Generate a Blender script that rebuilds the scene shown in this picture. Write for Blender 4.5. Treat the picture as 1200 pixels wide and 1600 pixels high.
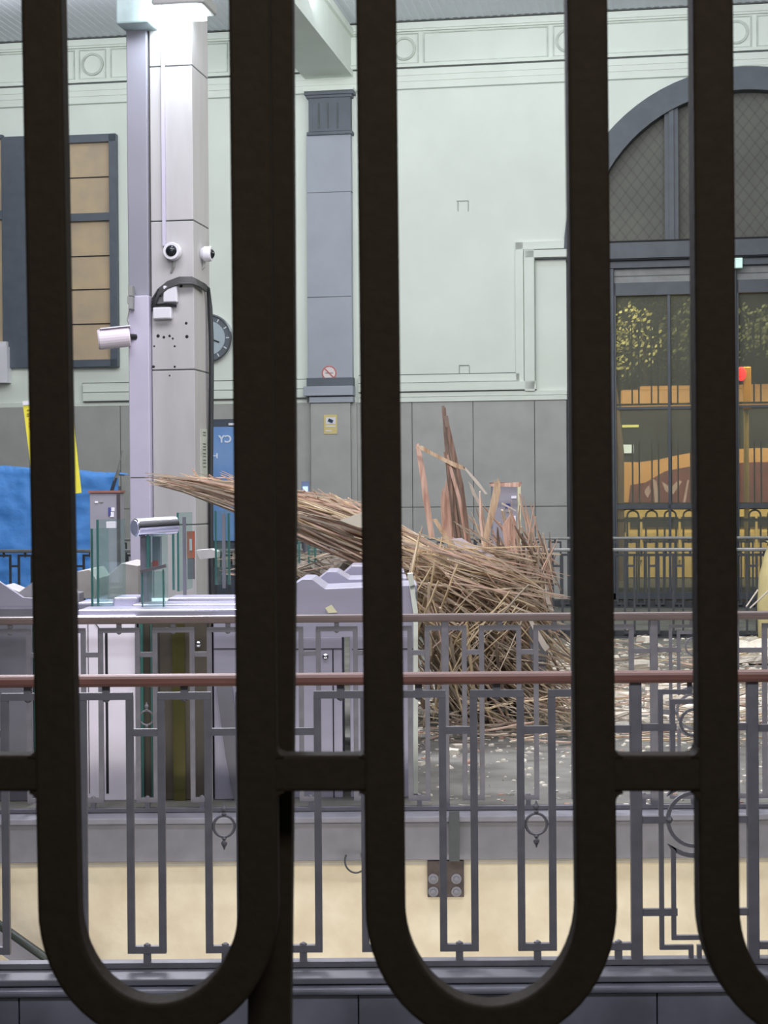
import bpy, bmesh, math, random
from mathutils import Vector, Matrix
from mathutils import noise as mnoise
for o in list(bpy.data.objects): bpy.data.objects.remove(o)
S = bpy.context.scene
COL = S.collection
random.seed(11)
# ------------------------------------------------------------------ camera
F = 2760.0
EYE = Vector((0, 0, 1.6))
PITCH = math.atan(26 / F); ROLL = math.radians(0.42)
fw = Vector((0, math.cos(PITCH), -math.sin(PITCH)))
r0 = Vector((1, 0, 0)); u0 = r0.cross(fw)
RT = (r0 * math.cos(ROLL) - u0 * math.sin(ROLL)); UP = (u0 * math.cos(ROLL) + r0 * math.sin(ROLL))
cd = bpy.data.cameras.new('camera'); cam = bpy.data.objects.new('camera', cd); COL.objects.link(cam)
cam.matrix_world = Matrix(((RT.x, UP.x, -fw.x, EYE.x), (RT.y, UP.y, -fw.y, EYE.y), (RT.z, UP.z, -fw.z, EYE.z), (0, 0, 0, 1)))
cd.sensor_fit = 'VERTICAL'; cd.sensor_height = 36; cd.lens = F / 1600 * 36
cd.clip_start = 0.05; cd.clip_end = 300
cd.dof.use_dof = True; cd.dof.focus_distance = 12; cd.dof.aperture_fstop = 24
S.camera = cam
# ------------------------------------------------------------------ world, exposure
S.view_settings.view_transform = 'Standard'; S.view_settings.look = 'None'
S.view_settings.exposure = 0.0; S.view_settings.gamma = 1; S.view_settings.use_curve_mapping = False
wd = bpy.data.worlds.new('night'); S.world = wd; wd.use_nodes = True
wd.node_tree.nodes['Background'].inputs[0].default_value = (0.055, 0.058, 0.052, 1)
wd.node_tree.nodes['Background'].inputs[1].default_value = 0.55
# ------------------------------------------------------------------ lights
TH = math.radians(9.6)
WO = Vector((0, 27, 0)); EU = Vector((math.cos(TH), -math.sin(TH), 0)); EW = Vector((-math.sin(TH), -math.cos(TH), 0))
def H(u, w, z): return WO + EU * u + EW * w + Vector((0, 0, z))     # hall frame: u along the back wall, w into the hall
def area(name, loc, target, sx, sy, power, col):
    l = bpy.data.lights.new(name, 'AREA'); l.shape = 'RECTANGLE'; l.size = sx; l.size_y = sy; l.energy = power; l.color = col
    o = bpy.data.objects.new(name, l); COL.objects.link(o); o.location = loc
    d = (Vector(target) - Vector(loc)).normalized(); o.rotation_euler = d.to_track_quat('-Z', 'Y').to_euler(); return o
area('hall_lamp_row', H(0, 7.5, 8.3), H(0, 0.5, 4.0), 14, 1.5, 250, (0.97, 1.0, 0.94))
area('hall_lamp_row_near', (0, 13.0, 7.6), (0, 14.5, 0), 9, 2.5, 560, (0.95, 0.92, 1.0))
area('ceiling_fill', H(0, 9.5, 7.4), H(0, 4.0, 9.3), 14, 1.0, 260, (0.93, 0.95, 1.0))  # added fill, no real fitting: brightens the ceiling from below
area('ceiling_edge_fill', H(0, 3.2, 8.40), H(0, 2.6, 9.3), 15, .5, 125, (0.90, 0.95, 1.0))  # second added fill, close under the ceiling by the wall; there is no cove
area('barrier_top_fill', (-1.9, 12.2, 4.8), (-1.4, 9.8, 1.0), 1.6, 0.8, 260, (0.90, 0.90, 1.0))  # invented light above the barriers to whiten their steel tops
area('barrier_front_fill', (0, 7.0, 6.0), (0, 12.0, 0.6), 8, 0.8, 380, (0.96, 0.94, 1.0))  # added fill for the barrier fronts, stands for no hall fitting
area('near_rail_fill', (0, 3.0, 3.6), (0, 6.3, 0.2), 5, 0.6, 120, (0.93, 0.94, 1.0))  # extra light put in over the near zone to lift first railing and plinth
area('stairwell_lamp', (0, 6.4, -0.9), (0, 9.0, -0.6), 7, 0.5, 54, (1.0, 0.96, 0.88))
area('side_hall_lamp', (5.6, 17.6, 6.2), (-1.8, 17.3, 3.0), 1.5, 1.0, 170, (1.0, 1.0, 0.84))
area('gate_top_fill', (0.3, 0.1, 2.9), (0, 1.6, 2.0), 0.6, 0.4, 13, (1.0, 0.88, 0.75))  # made-up light above the camera that lifts the top of the gate
area('street_light_outside', H(6, -3.5, 6.5), H(6.5, -13, 2.0), 6, 1.0, 2300, (1.0, 0.88, 0.68))
# ------------------------------------------------------------------ pixel helpers (1200 x 1600 frame)
def ray(px, py): return fw + RT * ((px - 600) / F) + UP * ((800 - py) / F)
def at(px, py, Y):
    d = ray(px, py); return EYE + d * ((Y - EYE.y) / d.y)
def fl(px, py, z=0.0):
    d = ray(px, py); return EYE + d * ((z - EYE.z) / d.z)
def wuz(px, py, w=0.0):
    d = ray(px, py); t = ((WO + EW * w) - EYE).dot(EW) / d.dot(EW); p = EYE + d * t - WO
    return p.dot(EU), p.z
# ------------------------------------------------------------------ materials
def lin(c): return tuple(((v / 255) / 12.92 if v <= 10 else (((v / 255) + .055) / 1.055) ** 2.4) for v in c)
MATS = {}
def mat(name, rgb, rough=0.7, metal=0.0, var=0.12, scale=6.0, bump=0.0, emit=0.0, rgb2=None, spec=0.5, detail=5, stretch=None):
    if name in MATS: return MATS[name]
    m = bpy.data.materials.new(name); m.use_nodes = True; nt = m.node_tree; n = nt.nodes; b = n['Principled BSDF']
    c = lin(rgb); c2 = lin(rgb2) if rgb2 else tuple(v * (1 - var * 1.6) for v in c)
    tc = n.new('ShaderNodeTexCoord'); nz = n.new('ShaderNodeTexNoise'); nz.inputs['Scale'].default_value = scale; nz.inputs['Detail'].default_value = detail
    src = tc.outputs['Object']
    if stretch:
        mp = n.new('ShaderNodeMapping'); mp.inputs['Scale'].default_value = stretch; nt.links.new(src, mp.inputs[0]); src = mp.outputs[0]
    nt.links.new(src, nz.inputs['Vector'])
    rp = n.new('ShaderNodeValToRGB'); rp.color_ramp.elements[0].position = .35; rp.color_ramp.elements[1].position = .65
    rp.color_ramp.elements[0].color = (*c2, 1); rp.color_ramp.elements[1].color = (*c, 1)
    nt.links.new(nz.outputs[0], rp.inputs[0]); nt.links.new(rp.outputs[0], b.inputs['Base Color'])
    b.inputs['Roughness'].default_value = rough; b.inputs['Metallic'].default_value = metal
    b.inputs['Specular IOR Level'].default_value = spec
    if bump:
        bp = n.new('ShaderNodeBump'); bp.inputs['Strength'].default_value = bump; bp.inputs['Distance'].default_value = 0.02
        nt.links.new(nz.outputs[0], bp.inputs['Height']); nt.links.new(bp.outputs[0], b.inputs['Normal'])
    if emit:
        b.inputs['Emission Color'].default_value = (*c, 1); b.inputs['Emission Strength'].default_value = emit
    MATS[name] = m; return m
def glassmat(name, rgb, alpha=0.25, rough=0.05, haze=None, hz=0.0):
    m = bpy.data.materials.new(name); m.use_nodes = True; nt = m.node_tree; n = nt.nodes; out = n['Material Output']
    n.remove(n['Principled BSDF'])
    tr = n.new('ShaderNodeBsdfTransparent'); tr.inputs[0].default_value = (*lin(rgb), 1)
    gl = n.new('ShaderNodeBsdfGlossy'); gl.inputs['Roughness'].default_value = rough; gl.inputs[0].default_value = (.9, .95, .95, 1) if alpha > .01 else (0, 0, 0, 1)
    mx = n.new('ShaderNodeMixShader'); mx.inputs[0].default_value = alpha
    nt.links.new(tr.outputs[0], mx.inputs[1]); nt.links.new(gl.outputs[0], mx.inputs[2]); last = mx.outputs[0]
    if haze:
        df = n.new('ShaderNodeBsdfDiffuse'); df.inputs[0].default_value = (*lin(haze), 1)
        m2 = n.new('ShaderNodeMixShader'); m2.inputs[0].default_value = hz
        nt.links.new(last, m2.inputs[1]); nt.links.new(df.outputs[0], m2.inputs[2]); last = m2.outputs[0]
    nt.links.new(last, out.inputs[0]); MATS[name] = m; return m
M_plaster = mat('plaster', (229, 236, 228), .85, var=.035, scale=1.3, bump=.05)
M_plaster_dk = mat('plaster_line', (176, 186, 178), .9, var=.05)
M_dado = mat('dado_stone', (176, 177, 175), .6, var=.07, scale=3)
M_joint = mat('stone_joint', (104, 108, 108), .9, var=.1)
M_pil = mat('pilaster_stone', (168, 174, 186), .6, var=.06, scale=2)
M_cap = mat('capital_stone', (98, 104, 114), .6, var=.08, scale=4)
M_ceil = mat('ceiling_paint', (232, 236, 244), .8, var=.03, scale=2)
M_floor = mat('hall_floor', (120, 120, 113), .75, var=.25, scale=5, detail=10, rgb2=(96, 96, 90))
M_curb = mat('curb_stone', (138, 138, 148), .45, var=.12, scale=7)
M_curb_dk = mat('dark_plinth_stone', (122, 124, 138), .5, var=.3, scale=3, detail=12, rgb2=(88, 90, 102))
M_cream = mat('stairwell_plaster', (244, 234, 208), .9, var=.1, scale=4.5, detail=15, bump=.35, rgb2=(226, 212, 184))
M_iron = mat('railing_iron', (116, 115, 123), .5, metal=.1, var=.12, scale=16)
M_iron_dk = mat('dark_railing_iron', (74, 78, 82), .5, metal=.1, var=.1, scale=16)
M_wood = mat('handrail_wood', (128, 88, 80), .42, var=.15, scale=5, stretch=(1, 9, 9))
M_gate = mat('gate_iron', (64, 58, 52), .75, var=.08, scale=90, bump=.1, spec=.12)
M_wood2 = mat('handrail_wood_grey', (112, 98, 96), .32, var=.15, scale=5, stretch=(1, 9, 9))
M_steel = mat('barrier_steel', (186, 184, 204), .3, metal=.5, var=.05, scale=2, stretch=(1, 1, 6))
M_steel_dk = mat('barrier_side_metal', (128, 128, 138), .4, metal=.4, var=.12, scale=3)
M_brown = mat('barrier_smoked_panel', (104, 98, 88), .18, metal=.3, var=.2, scale=3)
M_chrome = mat('chrome', (190, 192, 200), .22, metal=1, var=.03)
M_black = mat('black_plastic', (38, 40, 42), .35, var=.1)
M_seam = mat('seam_black', (34, 34, 38), .8, var=0)
M_white = mat('white_plastic', (232, 232, 240), .4, var=.03)
M_grey = mat('grey_plastic', (150, 152, 150), .5, var=.05)
M_frame = mat('door_steel', (84, 90, 98), .5, metal=.15, var=.1, scale=5)
M_col = mat('column_stone', (190, 189, 190), .6, var=.05, scale=2.5, stretch=(3, 3, .6))
M_col_dk = mat('column_cover_grey', (150, 150, 162), .5, var=.04, scale=2)
M_col_lt = mat('column_cover_pale', (204, 200, 220), .45, var=.04, scale=3)
M_teal = mat('glass_edge', (66, 112, 106), .15, var=.1, scale=4)
M_tarp = mat('tarp_blue', (84, 156, 240), .55, var=.05, scale=5, bump=.6, stretch=(1.2, 1.2, 1.6))
M_yel = mat('yellow_sheet', (236, 226, 70), .6, var=.04)
M_red = mat('red_paint', (190, 60, 60), .6, var=.05)
M_amber = None
M_glass = glassmat('clear_glass', (236, 247, 245), .07, .04, (215, 230, 228), .04)
M_dglass = glassmat('door_glass', (215, 215, 206), .008, .05, (176, 178, 166), .21)
# amber obscured panes of the lit window
M_amber = mat('amber_pane', (206, 182, 148), .6, var=.07, scale=2, rgb2=(184, 166, 144))
# ------------------------------------------------------------------ mesh builder
class MB:
    def __init__(s, T=None): s.v = []; s.f = []; s.T = T
    def P(s, p):
        p = Vector(p)
        if s.T: p = s.T(p.x, p.y, p.z)
        s.v.append(p); return len(s.v) - 1
    def hexa(s, pts):
        i = [s.P(p) for p in pts]
        for q in ((0, 3, 2, 1), (4, 5, 6, 7), (0, 1, 5, 4), (1, 2, 6, 5), (2, 3, 7, 6), (3, 0, 4, 7)): s.f.append([i[k] for k in q])
        return s
    def box(s, a, b):
        x0, y0, z0 = a; x1, y1, z1 = b
        return s.hexa([(x0, y0, z0), (x1, y0, z0), (x1, y1, z0), (x0, y1, z0), (x0, y0, z1), (x1, y0, z1), (x1, y1, z1), (x0, y1, z1)])
    def bar(s, a, b, w, h, side=None):
        a = Vector(a); b = Vector(b); d = (b - a).normalized()
        sd = Vector(side) if side else (d.cross(Vector((0, 0, 1))) if abs(d.z) < .95 else Vector((1, 0, 0)))
        sd = (sd - d * sd.dot(d)).normalized(); up = sd.cross(d).normalized()
        c = [(-1, -1), (1, -1), (1, 1), (-1, 1)]
        return s.hexa([a + sd * (w / 2 * i) + up * (h / 2 * j) for i, j in c] + [b + sd * (w / 2 * i) + up * (h / 2 * j) for i, j in c])
    def tube(s, pts, r, n=8, close=False):
        pts = [Vector(p) for p in pts]; k = len(pts); rs = r if isinstance(r, (list, tuple)) else [r] * k
        base = None; rings = []
        for i, p in enumerate(pts):
            if close: d = pts[(i + 1) % k] - pts[i - 1]
            else: d = (pts[min(i + 1, k - 1)] - pts[max(i - 1, 0)])
            d.normalize()
            if base is None: base = d.orthogonal()
            base = (base - d * base.dot(d)).normalized(); b2 = d.cross(base)
            rings.append([s.P(p + (base * math.cos(2 * math.pi * j / n) + b2 * math.sin(2 * math.pi * j / n)) * rs[i]) for j in range(n)])
        m = k if close else k - 1
        for i in range(m):
            A = rings[i]; B = rings[(i + 1) % k]
            for j in range(n): s.f.append([A[j], A[(j + 1) % n], B[(j + 1) % n], B[j]])
        if not close: s.f.append(list(reversed(rings[0]))); s.f.append(list(rings[-1]))
        return s
    def path(s, pts, w, dp, nrm, close=False):
        """rectangular section swept along pts lying in a plane of normal nrm; w in plane, dp along nrm"""
        pts = [Vector(p) for p in pts]; nrm = Vector(nrm).normalized(); k = len(pts); R = []
        for i in range(k):
            if close: d1 = (pts[i] - pts[i - 1]).normalized(); d2 = (pts[(i + 1) % k] - pts[i]).normalized()
            else:
                d1 = (pts[i] - pts[i - 1]).normalized() if i else (pts[1] - pts[0]).normalized()
                d2 = (pts[i + 1] - pts[i]).normalized() if i < k - 1 else d1
            t = (d1 + d2).normalized(); sd = nrm.cross(t).normalized(); c = max(.35, sd.dot(nrm.cross(d1).normalized()))
            R.append([s.P(pts[i] + sd * (w / 2 / c * a) + nrm * (dp / 2 * b)) for a, b in ((-1, -1), (1, -1), (1, 1), (-1, 1))])
        for i in range(k if close else k - 1):
            A = R[i]; B = R[(i + 1) % k]
            for j in range(4): s.f.append([A[j], A[(j + 1) % 4], B[(j + 1) % 4], B[j]])
        if not close: s.f.append(R[0][::-1]); s.f.append(R[-1])
        return s
    def prism(s, poly, dirv):
        """poly: 3-D points, extruded by dirv"""
        a = [s.P(p) for p in poly]; b = [s.P(Vector(p) + Vector(dirv)) for p in poly]; n = len(poly)
        s.f.append(a[::-1]); s.f.append(b)
        for i in range(n): s.f.append([a[i], a[(i + 1) % n], b[(i + 1) % n], b[i]])
        return s
    def lathe(s, c, axis, prof, n=20):
        c = Vector(c); ax = Vector(axis).normalized(); e1 = ax.orthogonal().normalized(); e2 = ax.cross(e1); R = []
        for (h, r) in prof: R.append([s.P(c + ax * h + (e1 * math.cos(2 * math.pi * j / n) + e2 * math.sin(2 * math.pi * j / n)) * max(r, 1e-4)) for j in range(n)])
        for i in range(len(R) - 1):
            for j in range(n): s.f.append([R[i][j], R[i][(j + 1) % n], R[i + 1][(j + 1) % n], R[i + 1][j]])
        s.f.append(R[0][::-1]); s.f.append(R[-1]); return s
    def wbox(s, x0, y0, x1, y1, w0, w1):
        ul, _ = wuz(x0, (y0 + y1) / 2, w1); ur, _ = wuz(x1, (y0 + y1) / 2, w1); _, zt = wuz((x0 + x1) / 2, y0, w1); _, zb = wuz((x0 + x1) / 2, y1, w1)
        return s.box((ul, w0, zb), (ur, w1, zt))
    def fbox(s, x0, y0, x1, y1, Y0, Y1):
        l = at(x0, (y0 + y1) / 2, Y0).x; r = at(x1, (y0 + y1) / 2, Y0).x; t = at((x0 + x1) / 2, y0, Y0).z; b = at((x0 + x1) / 2, y1, Y0).z
        return s.box((l, Y0, b), (r, Y1, t))
    def build(s, name, m, parent=None, smooth=False, bevel=0):
        me = bpy.data.meshes.new(name)
        lo = Vector([min(v[i] for v in s.v) for i in range(3)]); hi = Vector([max(v[i] for v in s.v) for i in range(3)])
        c = Vector(((lo.x + hi.x) / 2, (lo.y + hi.y) / 2, lo.z))
        me.from_pydata([v - c for v in s.v], [], s.f)
        bm = bmesh.new(); bm.from_mesh(me); bmesh.ops.recalc_face_normals(bm, faces=bm.faces[:]); bm.to_mesh(me); bm.free()
        if smooth:
            for p in me.polygons: p.use_smooth = True
        me.materials.append(m); o = bpy.data.objects.new(name, me); COL.objects.link(o)
        wl = c
        if parent is not None:
            o.parent = parent; wl = c - worldloc(parent)
        o.location = wl
        if bevel:
            md = o.modifiers.new('bevel', 'BEVEL'); md.width = bevel; md.segments = 2; md.limit_method = 'ANGLE'
        return o
def worldloc(o):
    v = Vector(o.location)
    while o.parent is not None: o = o.parent; v = v + o.location
    return v
def tag(o, label, cat, group=None, kind=None):
    if label: o['label'] = label
    if cat: o['category'] = cat
    if group: o['group'] = group
    if kind: o['kind'] = kind
    return o
def thing(name, label, cat, loc=(0, 0, 0), group=None, kind=None):
    o = bpy.data.objects.new(name, None); o.empty_display_size = .1; COL.objects.link(o); o.location = loc
    return tag(o, label, cat, group, kind)
def struct(o): o['kind'] = 'structure'; return o
# ================================================================== FLOORS AND GROUND
b = MB(); b.box((-9, 9.1, -.3), (9, 30, 0)); struct(b.build('floor', M_floor))
b = MB(); b.box((-9, -6, -.6), (9, 5.75, -.36)); struct(b.build('floor_street_side', M_floor))
# rail-1 plinth: ledge, moulding, dark face with joints
b = MB(); b.box((-4, 5.86, -.026), (4, 6.12, -.004)); led = b.build('trim_1', mat('ledge_stone', (112, 112, 122), .5, var=.15, scale=5), bevel=.004); struct(led)
b = MB(); b.box((-4, 5.82, -.052), (4, 6.12, -.030)); struct(b.build('trim_2', M_curb_dk, bevel=.008))
b = MB()
xs = [at(p, 1560, 5.82).x for p in (-210, 28, 560, 1028, 1400)]
for i in range(4): b.box((xs[i] + .002, 5.835, -.6), (xs[i + 1] - .002, 6.12, -.054))
struct(b.build('wall_plinth_near', M_curb_dk, bevel=.003))
# stairwell: far curb, cream wall, other sides, steps
b = MB(); b.box((-6, 8.80, -.035), (6, 9.12, -.004)); struct(b.build('trim_3', M_curb, bevel=.006))
b = MB(); b.box((-6, 8.86, -.235), (6, 9.12, -.045))
struct(b.build('trim_4', M_curb, bevel=.004))
b = MB(); b.box((-6, 8.865, -.05), (6, 9.1, -.034)); struct(b.build('trim_5', M_seam))
b = MB(); b.box((-6, 8.90, -3.4), (6, 9.10, -.235)); struct(b.build('wall_stairwell_far', M_cream))
b = MB(); b.box((-6, 8.885, -.262), (6, 8.90, -.235)); struct(b.build('trim_6', mat('pale_edge', (196, 190, 176), .9)))
b = MB(); b.box((-6, 6.02, -3.4), (6, 6.12, -.6)); struct(b.build('wall_stairwell_near', M_cream))
b = MB(); b.box((-6, 6.0, -3.5), (6, 9.1, -3.4)); struct(b.build('floor_stairwell', M_floor))
st = thing('staircase', 'grey stone stair descending behind the nearest railing at the far left', 'stairs', (-2.6, 7.6, -3.4))
b = MB()
for i in range(14):
    x = -3.3 + i * .29; z = -.45 - i * .165
    b.box((x, 6.5, -3.4), (x + .30, 8.4, z))
b.build('steps', M_curb, st)
p0 = at(-30, 1425, 8.5); p1 = at(80, 1503, 8.5); dd = (p1 - p0)
b = MB(); b.tube([p0, p1, p1 + dd * 3], .022, 10); b.build('stair_handrail', mat('dark_green_rail', (58, 66, 62), .35), st, smooth=True)
b = MB(); q0 = p0 + Vector((0, .1, -.11)); b.bar(q0, q0 + dd * 4, .03, .10, side=(0, 1, 0)); b.build('stringer', M_steel_dk, st)
b = MB()
for t in (1.5, 2.4, 3.3): pp = p0 + dd * t; b = MB(); b.tube([pp, pp - Vector((0, 0, .55))], .012, 6); b.build('baluster', M_iron_dk, st)
# ================================================================== RAILINGS
def railing(name, label, T, K, extents, channels, posts, stubs_skip=(), panels=(), rings=(), conn_only=(), m=M_iron, mh=M_wood, dpt=.022, hw=.053, leg=.0245):
    """T(s, y, z) -> world, y across the railing.  channels: list of (left leg s or None, right leg s or None)"""
    c = T((extents[0] + extents[1]) / 2, 0, 0)
    r = thing(name, label, 'railing', c)
    b = MB(T); b.box((extents[0], -.032, .957), (extents[1], .032, .997)); b.build('handrail', mh, r, bevel=.012)
    b = MB(T); b.box((extents[0], -.018, .0), (extents[1], .018, .018)); b.build('base_rail', m, r)
    NR = T(0, 1, 0) - T(0, 0, 0)
    def pth(bb, pl, w=leg, d=dpt): bb.T = None; bb.path([T(x, 0, z) for x, z in pl], w, d, NR)
    for i, ch in enumerate(channels):
        a, c2 = ch
        b = MB(); z1, z0, zc = .924, .060, .80
        if a is not None and c2 is not None:
            pth(b, [(a, z1), (a, z0), (c2, z0), (c2, z1)]); mid = (a + c2) / 2
        elif a is None: pth(b, [(conn_only[i], z0), (c2, z0), (c2, z1)]); a = conn_only[i]; mid = (a + c2) / 2
        else: pth(b, [(a, z1), (a, z0), (conn_only[i], z0)]); c2 = conn_only[i]; mid = (a + c2) / 2
        pth(b, [(a, zc), (c2, zc)], leg, dpt - .004); pth(b, [(mid, .018), (mid, z0)], leg, dpt - .003)
        b.lathe(T(mid, 0, z0 + .012), (0, 0, 1), [(0, .013), (.006, .011), (.011, .002)], 8)
        b.build('baluster', m, r)
    for i in range(len(channels) - 1):
        a = channels[i][1]; c2 = channels[i + 1][0]
        if a is None or c2 is None or c2 - a > .3: continue
        b = MB(); pth(b, [(a - leg / 2 + .001, .924), (c2 + leg / 2 - .001, .924)], leg, dpt + .002)
        mid = (a + c2) / 2
        if not any(abs(mid - q) < .06 for q in stubs_skip):
            pth(b, [(mid, .93), (mid, .957)], leg, dpt - .002); b.lathe(T(mid, 0, .913), (0, 0, -1), [(0, .013), (.006, .011), (.011, .002)], 8)
        b.build('top_bar', m, r)
    for p in posts:
        b = MB(T); b.box((p - .019, -.016, 0), (p + .019, .016, .96)); b.build('post', m, r, bevel=.002)
    for p in rings:
        b = MB(); zc = .478
        b.tube([T(p + .036 * math.cos(t * math.pi / 10), 0, zc + .036 * math.sin(t * math.pi / 10)) for t in range(20)], .0048, 6, close=True)
        for sg in (1, -1):
            b.lathe(T(p, 0, zc + sg * .034), (0, 0, sg), [(0, .004), (.008, .009), (.014, .004), (.02, .010), (.028, .010), (.036, .005), (.046, .002)], 8)
        pth(b, [(p - .053, zc + .001), (p - .036, zc + .001)], .006, .006); pth(b, [(p + .036, zc + .001), (p + .053, zc + .001)], .006, .006)
        b.build('ring_ornament', m, r)
    for (pa, pb) in panels:
        b = MB(); cx = (pa + pb) / 2; zc = .49; t_ = .0155
        for sg, P in ((1, pa), (-1, pb)):
            o1 = P + sg * .085; i1 = P + sg * .126; e = cx - sg * .014
            pth(b, [(e, .018), (e, .055), (o1, .055), (o1, .925), (e, .925), (e, .957)], t_, .016)
            for sz in (1, -1):
                arc = [(cx - sg * .122 * math.cos(a_), zc - sz * .122 * math.sin(a_)) for a_ in [math.radians(q) for q in (50, 60, 70, 80, 90)]]
                inner = [(cx, zc - sz * .402), (i1, zc - sz * .402), (i1, zc - sz * .10)] + arc
                pth(b, inner, t_, .016)
                pth(b, [(P, zc - sz * .315), (i1 + sg * .012, zc - sz * .315)], .024, .018)
            pth(b, [(P, zc), (P + sg * .10, zc)], .024, .018)
            b.lathe(T(P + sg * .10, 0, zc), T(1, 0, 0) * sg - T(0, 0, 0) * sg, [(0, .007), (.008, .013), (.018, .013), (.024, .003)], 8)
        b.path([T(cx + .090 * math.cos(t * math.pi / 16), 0, zc + .090 * math.sin(t * math.pi / 16)) for t in range(32)], .0125, .014, NR, close=True)
        b.path([T(cx + .045 * math.cos(t * math.pi / 10), 0, zc + .33 + .045 * math.sin(t * math.pi / 10)) for t in range(20)], .009, .012, NR, close=True)
        b.build('ornamental_panel', m, r)
    return r
def frontal(Y, zc=0):
    yr = at(600, 1200, Y).z
    return lambda s, y, z: Vector((s, Y + y, z + zc))
X1 = lambda px, Y: at(px, 1285, Y).x
Y1, Y2 = 6.0, 8.97
k1 = lambda px: X1(px, Y1)
ch = [(k1(204 + 122 * k), k1(253 + 122 * k)) for k in range(-4, 6)] + [(k1(936), None)]
co = {10: k1(994)}
ch += [(None, k1(1235))]; co[11] = k1(1176)
ch += [(k1(1308 + 122 * k), k1(1357 + 122 * k)) for k in range(0, 3)]
railing('stair_railing', 'nearest grey iron railing with brown wooden handrail around the stairwell', frontal(Y1), 1, (k1(-500), k1(1900)), ch, [k1(994), k1(1176), k1(-340)],
        panels=[(k1(994), k1(1176))], rings=[k1(228 + 122 * k) for k in (-3, -1, 1, 3, 5)], conn_only=co)
k2 = lambda px: at(px, 1110, Y2).x
ch = [(k2(216 + 85 * k), k2(243 + 85 * k)) for k in range(-5, 6)] + [(k2(726 + 85 * k), k2(753 + 85 * k)) for k in range(0, 3)]
ch += [(k2(987), None)]; co = {len(ch) - 1: k2(1022)}
ch += [(None, k2(1195))]; co[len(ch) - 1] = k2(1149)
ch += [(k2(1245 + 85 * k), k2(1272 + 85 * k)) for k in range(0, 4)]
railing('stair_railing', 'second grey iron railing on the far side of the stairwell, before the ticket barriers', frontal(Y2), 1, (k2(-400), k2(1700)), ch, [k2(696), k2(1022), k2(1149), k2(-152)],
        stubs_skip=[k2(696)], panels=[(k2(1022), k2(1149))], rings=[k2(229)], conn_only=co, mh=M_wood2)
def hallT(w): return lambda s, y, z: H(s, w + y, z)
for w, lab, off in ((6.9, 'small dark railing in the middle distance crossing behind the cane heap', .06), (1.7, 'farthest dark railing close to the arched doorway and the stone wall', .0)):
    ch = []; posts = []; s = -7.0; pan = []
    while s < 7.5:
        ch.append((s, s + .106)); s += .265
    posts = [-6.8 + .265 * 4 * i - .08 for i in range(14)]
    railing('hall_railing', lab, hallT(w), 1, (-7.2, 7.7), ch, posts, m=M_iron_dk, mh=mat('grey_metal_handrail', (150, 152, 152), .35, metal=.3), rings=[], stubs_skip=posts)
b = MB(H); b.box((-7.2, 6.72, 0), (7.7, 6.85, .075)); struct(b.build('trim_7', mat('black_plinth', (62, 66, 70), .5)))
b = MB(H); b.box((-7.2, 1.5, 0), (7.7, 1.64, .09)); struct(b.build('trim_8', MATS['black_plinth']))
# bracket plate on the stairwell wall, and the scrolled hook beside it
bp = thing('bracket_plate', 'dark square anchor plate with round bolts under the second railing on the cream wall', 'bracket', at(697, 1402, 8.9))
b = MB(); b.fbox(668, 1345, 725, 1402, 8.872, 8.9); b.build('plate', mat('rusty_plate', (88, 76, 74), .6, var=.3, scale=20), bp, bevel=.003)
b = MB(); b.fbox(702, 1268, 718, 1346, 8.775, 8.798); b.build('stem', M_iron_dk, bp)
for px, py in ((677, 1373), (713, 1373), (713, 1393), (677, 1393)):
    b = MB(); b.lathe(at(px, py, 8.872), (0, -1, 0), [(0, .026), (.006, .026), (.006, .014), (.018, .013), (.02, .004)], 14); b.build('bolt', M_curb, bp, smooth=False)
b = MB(); c = at(556, 1345, 8.80); b.tube([c + Vector((.055 * math.cos(a), 0, .06 * math.sin(a))) for a in [math.radians(150 + 12 * i) for i in range(18)]], .005, 6)
b.tube([c + Vector((.03, 0, .02)), c + Vector((.03, .1, .02))], .006, 6)
tag(b.build('scroll_hook', M_iron_dk), 'small curled iron hook on the cream stairwell wall left of the bolted plate', 'hook')
# ================================================================== GATE IN THE FOREGROUND
GY = 1.6
gt = thing('iron_gate', 'black iron gate of looped flat bars right in front of the camera', 'gate', (0, GY, .4))
def gp(px, py): return at(px, py, GY)
def uloop(xl, xr, xlt, xrt, yc, ry):
    cx = (xl + xr) / 2; rx = (xr - xl) / 2
    pts = [gp(xlt - 1, -60), gp((xlt + xl) / 2, 700)] + [gp(cx - rx * math.cos(math.pi * i / 28), yc + ry * math.sin(math.pi * i / 28)) for i in range(29)] + [gp((xrt + xr) / 2, 700), gp(xrt - 1, -60)]
    b = MB(); b.path(pts, .0362, .034, (0, 1, 0)); b.build('looped_bar', M_gate, gt, bevel=.0035)
uloop(95, 405, 69, 391, 1412, 180)
uloop(602.5, 930, 588, 915, 1412, 184)
uloop(1120, 1441, 1110, 1430, 1412, 184)
uloop(-414, -94, -438, -118, 1415, 184)
for x0, x1 in ((-110, 70), (420, 590), (940, 1105)):
    b = MB(); b.path([gp(x0, 1205), gp(x1, 1205)], .0325, .030, (0, 1, 0)); b.build('cross_bar', M_gate, gt, bevel=.003)
for x0, x1, sx, sy in ((62, 0, 0, 0),): pass
b = MB(); b.path([at(425, -60, 1.665), at(430, 800, 1.665), at(420, 1850, 1.665)], .040, .05, (0, 1, 0)); b.build('gate_stile', M_gate, gt, bevel=.003)
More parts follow.
